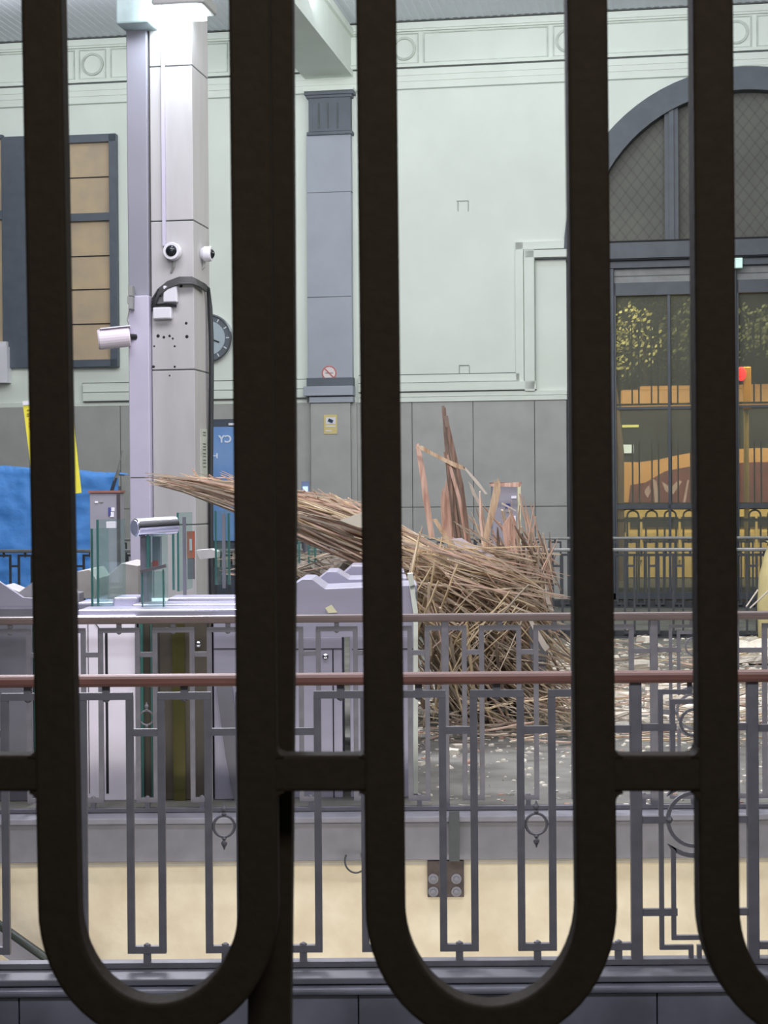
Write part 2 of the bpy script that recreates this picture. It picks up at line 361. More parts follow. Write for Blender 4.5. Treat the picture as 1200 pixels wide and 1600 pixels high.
for xi, yi, dx, dy in ((434, 1177, 1, -1), (572, 1177, -1, -1), (434, 1235, 1, 1), (573, 1235, -1, 1), (958, 1177, 1, -1), (1086, 1177, -1, -1), (959, 1236, 1, 1), (1088, 1236, -1, 1), (60, 1177, -1, -1), (62, 1236, -1, 1)):
    R_ = 11; poly = [gp(xi - 3 * dx, yi - 3 * dy), gp(xi + R_ * dx, yi - 3 * dy)] + [gp(xi + dx * (R_ - R_ * math.sin(t)), yi + dy * (R_ - R_ * math.cos(t))) for t in [math.radians(q) for q in (0, 22, 45, 68, 90)]] + [gp(xi - 3 * dx, yi + R_ * dy)]
    b = MB(); b.prism([p - Vector((0, .016, 0)) for p in poly], (0, .032, 0)); b.build('weld_fillet', M_gate, gt)
# ================================================================== BACK WALL
uL, uR = -9, 9
u_open, _ = wuz(886, 620); uc, _ = wuz(1162, 300); Ro = uc - u_open; _, ztop = wuz(1160, 108); zs = ztop - Ro
ZC = wuz(640, 36)[1]; ZD = wuz(600, 628)[1]
b = MB(H)
N = 28
def ap(t): return (uc - Ro * math.cos(t), zs + Ro * math.sin(t))
def wallpoly(bb, poly, w0, w1):
    bb.T = None; bb.prism([H(u, w0, z) for u, z in poly], EW * (w1 - w0))
wallpoly(b, [(uL, 0), (u_open, 0), (u_open, ZC + .3), (uL, ZC + .3)], -.35, 0)
wallpoly(b, [(uc + Ro, 0), (uR, 0), (uR, ZC + .3), (uc + Ro, ZC + .3)], -.35, 0)
for i in range(N):
    a = ap(math.pi * i / N); c2 = ap(math.pi * (i + 1) / N); wallpoly(b, [(a[0], a[1]), (c2[0], c2[1]), (c2[0], ZC + .3), (a[0], ZC + .3)], -.35, 0)
struct(b.build('wall_back', M_plaster))
# frieze mouldings
def lineW(bb, x0, y0, x1, y1, th, w):
    u1, z1 = wuz(x0, y0, w); u2, z2 = wuz(x1, y1, w); bb.T = None
    bb.prism([H(u1, 0, z1 - th / 2), H(u2, 0, z2 - th / 2), H(u2, 0, z2 + th / 2), H(u1, 0, z1 + th / 2)], EW * w)
zf = lambda y: wuz(640, y)[1]
tn = 20
def band(y0, y1, w, m=M_plaster, u_0=uL, u_1=uR):
    global tn
    b = MB(H); b.box((u_0, 0, zf(y1)), (u_1, w, zf(y0))); struct(b.build('trim_%d' % tn, m)); tn += 1
band(20, 36, .10, M_joint)
band(37, 47, .08); band(47, 50, .05)
band(101, 106, .07); band(106, 109, .03, M_joint); band(109, 119, .06); band(119, 128, .045); band(128, 139, .03); band(139, 140.5, .012, M_plaster_dk)
u1, _ = wuz(632, 77); u2, _ = wuz(1150, 60); per = (u2 - u1) / 2
zt_, zb_ = zf(53), zf(99); zc_ = (zt_ + zb_) / 2
for i in range(-3, 3):
    b = MB(); cu = u1 + per * i; hh = (zt_ - zb_) / 2; L = .014
    sq = [(cu - hh * .95, zb_), (cu + hh * .95, zb_), (cu + hh * .95, zt_), (cu - hh * .95, zt_)]
    b.path([H(a, .012, z) for a, z in sq], L, .024, EW, close=True)
    b.path([H(cu + hh * .72 * math.cos(t * math.pi / 16), .015, zc_ + hh * .72 * math.sin(t * math.pi / 16)) for t in range(32)], .035, .035, EW, close=True)
    rc = [(cu + hh * 1.35, zb_), (cu + per - hh * 1.35, zb_), (cu + per - hh * 1.35, zt_), (cu + hh * 1.35, zt_)]
    b.path([H(a, .012, z) for a, z in rc], L * 1.3, .024, EW, close=True)
    struct(b.build('trim_%d' % tn, mat('frieze_relief', (206, 214, 205), .9))); tn += 1
# ceiling with corrugation
b = MB(H); b.box((uL, -.3, ZC + .02), (uR, 19, ZC + .2)); struct(b.build('ceiling', M_ceil))
b = MB(H)
for i in range(150): u = uL + i * .12; b.box((u, .1, ZC + .014), (u + .05, 3.4, ZC + .03))
struct(b.build('trim_%d' % tn, M_ceil)); tn += 1
# ceiling beam over the pilaster
ul, _ = wuz(478, 130); ur, _ = wuz(549, 130); zbm = wuz(545, 122)[1]
b = MB(H); b.box((ul, 0, zbm), (ur, 19, ZC + .05)); struct(b.build('trim_%d' % tn, M_plaster)); tn += 1
b = MB(H); b.box((ur, 0, zbm), (ur + .04, 19, zbm + .09)); b.box((ur, 0, zbm + .62), (ur + .05, 19, zbm + .72)); struct(b.build('trim_%d' % tn, M_plaster)); tn += 1
# dado slabs with joints
edges = [-60, 80, 190, 330, 430, 556, 645, 740, 836, 886]
b = MB(H)
for i in range(len(edges) - 1):
    a = wuz(edges[i], 700)[0]; c2 = wuz(edges[i + 1], 700)[0]; zj = wuz(700, 792)[1]
    b.box((a + .006, 0, zj + .006), (c2 - .006, .05, ZD)); b.box((a + .006, 0, .02), (c2 - .006, .05, zj - .006))
struct(b.build('baseboard_back', M_dado))
b = MB(H); b.box((wuz(-60, 700)[0], 0, 0), (u_open, .038, ZD - .02)); struct(b.build('baseboard_joints', M_joint))
# sill moulding and framed panel right of the pilaster
def wb(x0, y0, x1, y1, w, m=M_plaster, nm=None, w0=0):
    global tn
    b = MB(H); b.wbox(x0, y0, x1, y1, w0, w); o = b.build(nm or 'trim_%d' % tn, m, bevel=.006); struct(o); tn += (0 if nm else 1); return o
wb(560, 585, 812, 597, .05); wb(560, 597.5, 838, 610.5, .09); wb(560, 612, 886, 619, .06); wb(560, 619.5, 886, 627, .075)
wb(805, 377, 886, 389, .05); wb(805, 377, 818, 597, .05); wb(819, 390, 886, 402, .09); wb(819, 390, 835, 611, .09)
wb(820, 389, 886, 390, .052, M_joint); wb(835, 402.5, 886, 404, .095, M_joint); wb(834.5, 403, 836, 600, .093, M_plaster_dk)
wb(560, 584, 806, 585.2, .052, M_joint); wb(560, 596.8, 812, 597.8, .052, M_joint); wb(560, 610.3, 838, 611.5, .085, M_joint)
wb(713, 313, 732, 314, .02, M_plaster_dk); wb(715, 314, 716, 330, .02, M_plaster_dk); wb(731, 314, 732, 330, .02, M_plaster_dk)
wb(717, 570, 718, 584, .02, M_plaster_dk); wb(733, 571, 734, 584, .02, M_plaster_dk); wb(718, 570, 733, 571, .02, M_plaster_dk)
# left sill
wb(129, 596, 480, 610, .07); wb(129, 611, 480, 624, .10); wb(128, 595, 478, 596, .075, M_joint); wb(129, 610, 478, 611, .075, M_joint); wb(130, 624, 478, 625.2, .1, M_joint)
wb(-60, 626, 480, 634, .055)
# pilaster
wb(480, 208, 549, 592, .14, M_pil, 'wall_pilaster'); wb(480, 299.5, 549, 300.8, .143, M_joint); wb(480, 463, 549, 464.5, .143, M_joint)
wb(474, 137, 552, 141, .26, M_plaster); wb(475, 141, 552, 147, .22, M_cap); wb(478, 147, 549, 152, .19, M_cap); wb(482, 152, 547, 205, .165, M_cap); wb(479, 205, 550, 210, .185, M_cap)
for x in (497, 511, 526): wb(x, 160, x + 2, 200, .18, M_joint)
wb(479, 590, 551, 603, .19, M_cap); wb(474, 603, 551, 618, .24, M_pil); wb(483, 620, 551, 629, .2, M_pil); wb(486, 629, 548, 846, .17, M_dado); wb(549, 629, 558, 846, .09, M_dado)
# ================================================================== LEFT WINDOW
w1 = thing('window_1', None, None, H(wuz(90, 573)[0], .05, wuz(90, 573)[1]), kind='structure')
def wpart(nm, m, par, *bx, bevel=0):
    b = MB(H)
    for q in bx: b.wbox(*q)
    return b.build(nm, m, par, bevel=bevel)
M_wframe = mat('window_slate_paint', (92, 100, 112), .5, var=.08)
wpart('window_frame', M_wframe, w1, (95, 210, 180, 222, 0, .12), (95, 562, 183, 573, 0, .12), (171, 210, 182, 573, 0, .12), (95, 222, 107, 562, 0, .12), (95, 333, 175, 345, 0, .11))
wpart('window_pane', M_amber, w1, (100, 222, 172, 562, 0, .03))
wpart('glazing_bar', M_seam, w1, (100, 276.5, 172, 278, 0, .045), (100, 399.5, 172, 401, 0, .045), (100, 451.5, 172, 453, 0, .045), (100, 505.5, 172, 507, 0, .045))
wpart('window_shutter', M_wframe, w1, (3, 212, 96, 574, 0, .08))
wpart('window_frame', M_wframe, w1, (-80, 212, 3, 218, 0, .10), (-80, 330, 3, 344, 0, .10))
wpart('window_pane', M_amber, w1, (-80, 218, 3, 540, 0, .03))
b = MB(H); b.wbox(-40, 534, 10, 542, 0.02, .16); b.wbox(-40, 542, 11, 598, 0.02, .2); tag(b.build('wall_box', M_white), 'white box fixed on the wall at the left edge below the slate window', 'box')
# ================================================================== ARCHED DOORWAY
dr = thing('door_1', None, None, H(uc, -.1, 0), kind='structure')
def arcbar(bb, r, wid, w0, w1):
    bb.T = None
    pts = [H(uc - r * math.cos(math.pi * i / 40), (w0 + w1) / 2, zs + r * math.sin(math.pi * i / 40)) for i in range(41)]
    bb.path(pts, wid, w1 - w0, EW)
b = MB(); arcbar(b, Ro - .14, .34, -.3, .06); b.build('arch_frame', M_frame, dr)
zz = lambda y: wuz(1020, y)[1]
uu = lambda x: wuz(x, 600)[0]
b = MB(H); b.box((u_open, -.25, zz(403)), (uc + Ro, .04, zz(377))); b.box((u_open, -.2, zz(417)), (uc + Ro, -.02, zz(403))); b.build('transom', M_frame, dr)
b = MB(H); b.box((u_open, -.2, zz(375.5)), (uc + Ro, .05, zz(378))); b.box((u_open, -.2, zz(406)), (uc + Ro, .05, zz(404))); b.build('transom_edge', M_seam, dr)
b = MB(H)
for px in (1051, 1273): b.box((uu(px) - .10, -.25, zz(380)), (uu(px) + .10, -.02, zs + Ro * .92)); b.box((uu(px) - .035, -.2, zz(380)), (uu(px) + .035, .02, zs + Ro * .92))
b.build('arch_mullion', M_frame, dr)
# lunette netting pane: diamond pattern in the material
def netmat():
    m = mat('netted_glass', (106, 106, 98), .6, var=.2, scale=1.2, detail=3, rgb2=(92, 92, 87)); nt = m.node_tree; n = nt.nodes; bs = n['Principled BSDF']
    tc = n.new('ShaderNodeTexCoord'); src = bs.inputs['Base Color'].links[0].from_socket; cur = None
    mp0 = n.new('ShaderNodeMapping'); mp0.inputs['Rotation'].default_value = (0, 0, TH); nt.links.new(tc.outputs['Object'], mp0.inputs[0])
    for a in (38, -38):
        mp = n.new('ShaderNodeMapping'); mp.inputs['Rotation'].default_value = (0, math.radians(a), 0); nt.links.new(mp0.outputs[0], mp.inputs[0])
        wv = n.new('ShaderNodeTexWave'); wv.inputs['Scale'].default_value = 2.3; wv.inputs['Distortion'].default_value = .8; wv.inputs['Detail Scale'].default_value = .6; nt.links.new(mp.outputs[0], wv.inputs[0])
        r = n.new('ShaderNodeValToRGB'); r.color_ramp.elements[0].position = .0; r.color_ramp.elements[0].color = (.80, .80, .80, 1); r.color_ramp.elements[1].position = .16; r.color_ramp.elements[1].color = (1, 1, 1, 1)
        nt.links.new(wv.outputs[0], r.inputs[0])
        mx = n.new('ShaderNodeMix'); mx.data_type = 'RGBA'; mx.blend_type = 'MULTIPLY'; mx.inputs[0].default_value = 1; nt.links.new(src, mx.inputs[6]); nt.links.new(r.outputs[0], mx.inputs[7]); src = mx.outputs[2]
    nt.links.new(src, bs.inputs['Base Color']); return m
b = MB(); pts = [H(uc - (Ro - .2) * math.cos(math.pi * i / 40), -.2, zs + (Ro - .2) * math.sin(math.pi * i / 40)) for i in range(41)]
pts = [H(uc - Ro + .2, -.2, zz(380))] + pts + [H(uc + Ro - .2, -.2, zz(380))]; b.prism(pts, EW * .015); b.build('lunette_pane', netmat(), dr)
# door leaves
b = MB(H)
b.box((u_open, -.25, 0), (uu(946), -.0, zz(417))); b.box((uu(946), -.2, .1), (uu(960), -.04, zz(417)))
b.box((uu(1141), -.2, 0), (uu(1152), -.02, zz(405))); b.box((uu(1360), -.2, 0), (uc + Ro, -.0, zz(417)))
b.build('door_frame', M_frame, dr, bevel=.01)
for xa, xb in ((960, 1141), (1152, 1340)):
    b = MB(H); b.box((uu(xa), -.18, zz(418)), (uu(xb), -.10, zz(415))); b.box((uu(xa), -.18, zz(460)), (uu(xb), -.06, zz(440))); b.box((uu(xa), -.15, .02), (uu(xb), -.05, zz(926)))
    b.box((uu(xa), -.16, zz(795)), (uu(xb), -.08, zz(788)))
    b.box((uu(xa), -.18, 0), (uu(xa) + .025, -.06, zz(440))); b.box((uu(xb) - .05, -.18, 0), (uu(xb), -.06, zz(440)))
    m1 = uu((xa + xb) / 2 - 5); b.box((m1 - .02, -.16, .1), (m1 + .02, -.08, zz(460)))
    b.box((uu(xa), -.16, zz(639)), (uu(xb), -.10, zz(635)))
    lf = b.build('door_leaf_frame', M_frame, dr)
    b = MB(H); b.box((uu(xa), -.14, zz(440)), (uu(xb), -.11, zz(417))); vp = b.build('vent_panel', mat('pale_grey_panel', (150, 152, 152), .6), dr)
    b = MB(H); b.box((uu(xa), -.125, zz(430)), (uu(xb), -.108, zz(428.5))); b.build('vent_slot', M_joint, vp)
    b = MB(H); b.box((uu(xa), -.135, zz(930)), (uu(xb), -.125, zz(458))); b.build('door_pane', M_dglass, lf)
    # grille
    b = MB(H); x = uu(xa) + .22; q = 0; e = .012
    x = uu(xa + 27)
    while x < uu(xb) - .05:
        for k in (0, .1):
            b.box((x + k - e, -.24, zz(632)), (x + k + e, -.22, zz(500)))
            b.box((x + k - e, -.24, zz(787)), (x + k + e, -.22, zz(690)))
        x += .288
    b.box((uu(xa), -.245, zz(632)), (uu(xb), -.215, zz(629))); b.box((uu(xa), -.245, zz(790)), (uu(xb), -.215, zz(786)))
    b.build('upper_grille', M_frame, dr)
    b = MB(); x = uu(xa + 18); r_ = .085
    while x < uu(xb) - .1:
        zt2 = zz(806); pts = [H(x, -.23, zz(925)), H(x, -.23, zt2)] + [H(x + r_ - r_ * math.cos(math.pi * i / 8), -.23, zt2 + r_ * .9 * math.sin(math.pi * i / 8)) for i in range(1, 8)] + [H(x + 2 * r_, -.23, zt2), H(x + 2 * r_, -.23, zz(925))]
        b.path(pts, .028, .02, EW); x += .278
    b.build('lower_grille', M_frame, dr)
    b = MB(H); b.box((uu(xa), -.245, zz(816)), (uu(xb), -.215, zz(811))); b.box((uu(xa), -.25, zz(870)), (uu(xb), -.215, zz(866))); b.build('grille_rail', M_frame, dr)
b = MB(H); b.wbox(1137, 403, 1160, 418, .0, .10)
tag(b.build('emergency_light', mat('lit_mint', (205, 235, 228), .5, emit=.5)), 'small pale rectangular light fixture over the middle door post', 'light')
# ================================================================== STREET BEYOND
b = MB(H); b.box((-14, -60, -.12), (22, -.36, 0)); struct(b.build('floor_street', mat('asphalt', (70, 70, 68), .8)))
b = MB(H); b.box((-14, -46, 0), (24, -45, 13)); struct(b.build('wall_street_far', mat('night_facade', (132, 136, 124), .9, var=.5, scale=.5, detail=8, rgb2=(70, 74, 66))))
def houtside(px, py, w):
    u, z = wuz(px, py, w); return u, z
# bus
def bx(x0, y0, x1, y1, w0, w1): ul, zt = houtside(x0, y0, w1); ur, zb = houtside(x1, y1, w1); return (ul, w0, zb), (ur, w1, zt)
WB = -12
bus = thing('bus', 'orange city bus with dark windows and red advert outside the arched door', 'bus', H(*[houtside(1080, 880, WB)[0], WB - 1.2, 0]))
M_or = mat('orange_bodywork', (236, 182, 112), .4, var=.05, scale=3); M_mar = mat('maroon_advert', (132, 62, 66), .5, var=.25, scale=2); M_bg = mat('bus_window', (44, 50, 54), .3, var=.4, scale=1.5)
b = MB(H); b.box(*bx(969, 609, 1420, 630, WB - 2.5, WB)); b.box(*bx(998, 603, 1420, 610, WB - 2.3, WB - .1)); b.build('roof_band', M_or, bus, bevel=.05)
b = MB(H); b.box(*bx(967, 630, 1420, 722, WB - 2.45, WB - .05)); b.build('window_band', M_bg, bus)
b = MB(); P2 = [(968, 722), (1000, 722), (1030, 718), (1055, 712), (1083, 707), (1180, 700), (1420, 700), (1420, 785), (968, 785)]
b.prism([H(*(houtside(x, y, WB)[0], WB - .04, houtside(x, y, WB)[1])) for x, y in P2], EW * .06); sp_ = b.build('side_panel', M_or, bus)
b = MB(); P2 = [(982, 785), (985, 758), (1008, 754), (1040, 736), (1083, 728), (1180, 722), (1420, 722), (1420, 785)]
b.prism([H(houtside(x, y, WB)[0], WB + .02, houtside(x, y, WB)[1]) for x, y in P2], EW * .02); b.build('advert', M_mar, sp_)
b = MB()
for pts in ([(1008, 765), (1014, 758), (1017, 768), (1012, 778), (1007, 770)], [(1020, 748), (1026, 752), (1030, 785), (1023, 785)], [(1034, 752), (1048, 762), (1060, 750), (1066, 752), (1052, 772), (1040, 768)], [(1074, 750), (1077, 750), (1071, 785), (1067, 785)]):
    b.prism([H(houtside(x, y, WB)[0], WB + .04, houtside(x, y, WB)[1]) for x, y in pts], EW * .01)
b.build('advert_shape', mat('pink_white', (205, 180, 182), .5), bus)
b = MB(H); b.box(*bx(985, 785, 1420, 800, WB - 2.3, WB - .1)); b.build('skirt', M_black, bus)
for px in (1010, 1300):
    b = MB(); u, z = houtside(px, 790, WB); b.lathe(H(u, WB - .3, .45), EW, [(0, .45), (.28, .45), (.3, .3)], 20); b.build('wheel', M_black, bus)
b = MB(H); b.box(*bx(958, 695, 990, 708, WB + .02, WB + .10)); b.build('lit_panel', mat('lit_white', (215, 232, 240), .5, emit=1.3), bus)
b = MB(H); b.box(*bx(972, 664, 998, 667.5, WB - .03, WB + .0)); b.build('ceiling_lamp', mat('lit_yellow', (226, 226, 130), .5, emit=1.0), bus)
# yellow skip
WS = -7
sk = thing('skip', 'yellow metal skip standing low behind the door grille in the street', 'skip', H(houtside(1090, 880, WS)[0], WS - .8, 0))
M_sk = mat('skip_yellow', (208, 184, 118), .5, var=.1, scale=2)
b = MB(H); (a0, a1, a2), (c0, c1, c2) = bx(978, 800, 1420, 880, WS - 1.5, WS); b.box((a0, a1, .02), (c0, c1, c2)); b.build('body', M_sk, sk)
b = MB(H); b.box(*bx(975, 798, 1422, 806, WS - 1.55, WS + .06)); b.box(*bx(976, 832, 1420, 840, WS, WS + .05)); b.build('rim', M_sk, sk)
b = MB(H); b.box(*bx(985, 811, 1420, 822, WS, WS + .03)); b.build('dark_band', M_bg, sk)
b = MB(H)
for px in range(1000, 1400, 60): b.box(*bx(px, 806, px + 4, 875, WS, WS + .07))
b.build('rib', M_sk, sk)
# traffic light
tl = thing('traffic_light', 'yellow traffic light post showing red, seen through the right door', 'traffic light', H(wuz(1167, 790, -4)[0], -4, 0))
M_ty = mat('signal_yellow', (236, 170, 52), .45, var=.04)
uq, zq = wuz(1167, 790, -4)
b = MB(H); b.box(*bx(1161, 573, 1174, 640, -4.15, -4)); b.build('signal_housing', M_ty, tl, bevel=.02)
b = MB(); b.tube([H(uq, -4.1, 0), H(uq, -4.1, wuz(1167, 640, -4)[1])], .045, 10); b.build('post', mat('pale_post', (205, 180, 110), .5), tl)
b = MB(); ul_, zl_ = wuz(1158, 584, -4); b.lathe(H(ul_, -4.05, zl_), EW, [(0, .07), (.05, .085), (.06, .07), (.07, .03)], 16)
for v in b.v: v.z = H(0, 0, zl_).z + (v.z - zl_) * 1.4
b.build('red_lamp', mat('red_lamp', (255, 40, 40), .4, emit=6), tl)
b = MB(H); b.box(*bx(1150, 570, 1161, 600, -4.2, -4.06)); b.build('lamp_hood', M_black, tl)
# trees
def tree(px, h, rad, w, lab, seed):
    rn = random.Random(seed); u = wuz(px, 600, w)[0]; root = H(u, w, 0)
    t = thing('street_tree', lab, 'tree', root)
    b = MB(); b.tube([root, root + Vector((.05, 0, h * .4)), root + Vector((-.1, 0, h * .75))], [.16, .12, .06], 8); b.build('trunk', mat('bark', (84, 72, 62), .9), t)
    b = MB()
    for i in range(620 if w > -10 else 1500):
        v = Vector((rn.gauss(0, 1), rn.gauss(0, 1), rn.gauss(0, 1))).normalized() * rad * rn.random() ** .4
        c = root + Vector((0, 0, h * .75)) + Vector((v.x, v.y, v.z * .8)); n = Vector((rn.uniform(-1, 1), rn.uniform(-1, 1), rn.uniform(-1, 1))).normalized(); a = n.orthogonal().normalized() * .035; c2 = n.cross(a)
        i0 = [b.P(c + a * 1.5), b.P(c + c2 * .8), b.P(c - a * 1.5), b.P(c - c2 * .8)]; b.f.append(i0)
    b.build('foliage', mat('leaves_%d' % (seed % 2), ((120, 120, 70), (86, 94, 58))[seed % 2], .7, var=.3, scale=3), t)
tree(1108, 6.4, 1.0, -9, 'tree with sparse yellow-green leaves behind the left door pane', 1)
tree(960, 5.9, .9, -6.0, 'darker tree at the left edge of the doorway in the street', 2)
tree(1215, 6.4, .7, -9.2, 'leafy tree behind the right door pane beside the traffic light', 3)
tree(1010, 7.6, 2.2, -20, 'tall tree far across the street behind the bus', 4)
# ================================================================== WALL THINGS
def disc(bb, c, r, w0, w1, n=36): bb.T = None; bb.lathe(c + EW * w0, EW, [(0, r), (w1 - w0, r)], n)
cu, cz = wuz(325, 528, .1); CC = H(cu, 0, cz)
Rk = (wuz(323, 490, .1)[1] - cz)
ck = thing('wall_clock', 'round grey wall clock half hidden behind the column', 'clock', CC)
b = MB(); b.lathe(CC, EW, [(0, Rk), (.09, Rk), (.10, Rk * .97), (.10, Rk * .93), (.06, Rk * .92)], 48); b.build('rim', M_chrome, ck)
b = MB(); disc(b, CC, Rk * .925, .0, .070, 48); b.build('chapter_ring', mat('clock_ring', (98, 106, 116), .5, var=.03), ck)
b = MB(); disc(b, CC, Rk * .70, .0, .075, 48); ck_f = b.build('face', mat('clock_face', (176, 190, 200), .5, var=.03), ck)
b = MB()
for i in range(12):
    a = i * math.pi / 6; d = EU * math.cos(a) + Vector((0, 0, math.sin(a))); b.bar(CC + d * Rk * .74 + EW * .072, CC + d * Rk * .88 + EW * .072, .016, .01, side=d.cross(EW))
b.build('minute_mark', M_white, ck)
b = MB(); d = (EU * .9 + Vector((0, 0, -.35))).normalized(); b.bar(CC - d * .08 + EW * .085, CC + d * Rk * .5 + EW * .085, .02, .01, side=d.cross(EW)); d = (EU * .15 - Vector((0, 0, 1))).normalized(); d = (EU * -.9 + Vector((0, 0, .5))).normalized(); b.bar(CC - d * .06 + EW * .09, CC + d * Rk * .62 + EW * .09, .014, .008, side=d.cross(EW)); b.build('clock_hand', M_black, ck_f)
# CCTV notice
sg = thing('cctv_notice', 'small yellow camera surveillance notice on the grey pilaster base', 'sign', H(wuz(516, 678, .18)[0], .18, wuz(516, 678, .18)[1]))
b = MB(H); b.wbox(506, 648, 526.5, 678, .17, .182); sg = b.build('notice_board', mat('notice_yellow', (222, 204, 140), .5, var=.03), sg)
b = MB(H); b.wbox(509, 652, 524, 662.5, .182, .186); b.wbox(509, 665, 524, 667, .182, .186); b.wbox(509, 672, 518, 674, .182, .186); b.build('white_field', M_white, sg)
b = MB(); P_ = lambda x, y, w: H(wuz(x, y, w)[0], w, wuz(x, y, w)[1]); b.bar(P_(513, 656, .19), P_(520, 659, .19), .05, .005, side=(0, 0, 1)); b.build('camera_symbol', mat('navy_ink', (40, 60, 90), .5), sg)
# no smoking sticker
ns = thing('no_smoking_sticker', 'round red and white no smoking sticker on the pilaster ledge', 'sign', P_(514, 588, .15))
b = MB(); c_ = P_(514.5, 583, .14); b.lathe(c_, EW, [(0, .115), (.008, .115)], 32); b.build('sticker_face', mat('sticker_white', (232, 222, 224), .5, var=.02), ns)
b = MB(); b.path([c_ + EW * .01 + (EU * math.cos(t * math.pi / 16) + Vector((0, 0, math.sin(t * math.pi / 16)))) * .105 for t in range(32)], .018, .006, EW, close=True); b.bar(c_ + EW * .012 - EU * .075 + Vector((0, 0, .075)), c_ + EW * .012 + EU * .075 - Vector((0, 0, .075)), .006, .018, side=tuple(EW)); b.build('red_ring', mat('sticker_red', (196, 110, 108), .5, var=.02), ns)
b = MB(); b.bar(c_ + EW * .009 - EU * .06, c_ + EW * .009 + EU * .06, .003, .016, side=tuple(EW)); b.build('cigarette_symbol', M_grey, ns)
# red fire sign
fs = thing('fire_sign', 'red upright sign on the pale wall left of the pilaster', 'sign', P_(452, 580, .02))
b = MB(H); b.wbox(445, 543.5, 460.5, 567, .0, .02); b.wbox(445, 571, 460.5, 580.5, .0, .02); b.build('sign_plate', M_red, fs)
b = MB(H); b.wbox(449, 573, 457, 574.5, .02, .024); b.wbox(449, 576.5, 457, 578, .02, .024); b.build('white_marking', M_white, fs)
# blue display
WD = 2.6
P_d = lambda x, y, w=WD: H(wuz(x, y, w)[0], w, wuz(x, y, w)[1])
ds = thing('display_stand', 'blue poster display with mirrored white letters beside the column', 'display', P_d(352, 850))
b = MB(H); b.wbox(310, 655, 386, 860, WD - .2, WD - .02); ul_, _ = wuz(310, 700, WD); ur_, _ = wuz(386, 700, WD); b.box((ul_, WD - .2, 0), (ur_, WD - .02, .6)); b.build('housing', mat('display_slate', (72, 80, 92), .5), ds)
b = MB(H); b.wbox(314, 667, 382, 845, WD - .02, WD); b.build('poster', mat('poster_blue', (96, 140, 205), .4, var=.10, scale=1.2, rgb2=(130, 165, 215)), ds)
b = MB(H); b.wbox(357, 661, 368, 664.5, WD - .02, WD); b.build('header_mark', M_white, ds)
def text(body, loc, size, m, parent, mirror=False, ex=.004, bold=0):
    cu_ = bpy.data.curves.new('t', 'FONT'); cu_.body = body; cu_.size = size; cu_.extrude = ex; cu_.offset = bold
    to = bpy.data.objects.new('t', cu_); COL.objects.link(to); dg = bpy.context.evaluated_depsgraph_get(); me = bpy.data.meshes.new_from_object(to.evaluated_get(dg)); bpy.data.objects.remove(to)
    sx = -1 if mirror else 1
    b = MB()
    for v in me.vertices: b.v.append(Vector(loc) + EU * (v.co.x * sx) + Vector((0, 0, v.co.y)) + EW * v.co.z)
    for p in me.polygons: b.f.append(list(p.vertices))
    return b.build('lettering', m, parent)
M_let = mat('letter_white', (226, 234, 250), .5, var=0)
lz = (wuz(350, 680, WD)[1] - wuz(350, 691, WD)[1])
text('CY', P_d(361.5, 691, WD + .003), lz * 1.42, M_let, ds, mirror=True, bold=.004)
b = MB(H); b.wbox(330, 709, 332, 716, WD, WD + .006); b.wbox(338, 708, 340, 716, WD, WD + .006); b.wbox(332, 711.5, 338, 713, WD, WD + .006); b.build('lettering', M_let, ds)
# ================================================================== STONE COLUMN
DC = 17.0
wC = (WO + EW * 0 - EYE).dot(EW * -1) ; 
# column front plane: hall offset w where the centre ray meets y = 17
pc = at(270, 600, DC); WC = (pc - WO).dot(EW)
cuz = lambda x, y, w=WC: wuz(x, y, w)
Pc = lambda x, y, w=WC: H(cuz(x, y, w)[0], w, cuz(x, y, w)[1])
colm = thing('stone_column', 'tall pale stone clad column carrying the cameras and cables', 'column', H(cuz(270, 700)[0], WC - .3, 0))
a0 = cuz(238, 600)[0]; a1 = cuz(304, 600)[0]; ztp = 6.45
b = MB(H); b.box((a0 + .004, WC - .575, 0), (a1 - .004, WC - .012, 7.6)); b.build('joint_core', M_joint, colm)
ys = [cuz(270, y)[1] for y in (820, 578, 345, 103)]; zs_ = [0] + ys + [7.6]
for i in range(5):
    b = MB(H); b.box((a0, WC - .58, zs_[i] + .006), (a1, WC, zs_[i + 1] - .006)); b.build('stone_block', M_col, colm, bevel=.006)
l0 = cuz(203, 600)[0]; l1 = cuz(235, 600)[0]
b = MB(H); b.box((l0, WC - .45, cuz(215, 463)[1]), (l1 + .0, WC + .03, cuz(215, 36)[1])); b.build('side_cover', M_col_dk, colm, bevel=.01)
b = MB(H); b.box((l0 + .01, WC - .45, 0), (l1 + .012, WC + .07, cuz(215, 463)[1])); b.build('side_cover', M_col_lt, colm, bevel=.01)
b = MB(H); b.box((l0 + .02, WC + .06, cuz(215, 746)[1] - .004), (l1, WC + .074, cuz(215, 746)[1] + .004)); b.build('cover_joint', M_joint, colm)
b = MB(H); b.box((l1 + .0, WC - .4, 0), (a0 - .0, WC - .03, 7.6)); b.build('gap_strip', mat('khaki_strip', (104, 100, 92), .8), colm)
b = MB(H); b.wbox(180, -20, 232, 36, WC - .3, WC + .3); b.build('top_bracket', mat('mint_metal', (176, 196, 196), .5), colm, bevel=.02)
b = MB(H); b.wbox(252, -20, 257, 384, WC, WC + .028); b.build('conduit', M_col_lt, colm)
sx_ = H(0, 0, 0)
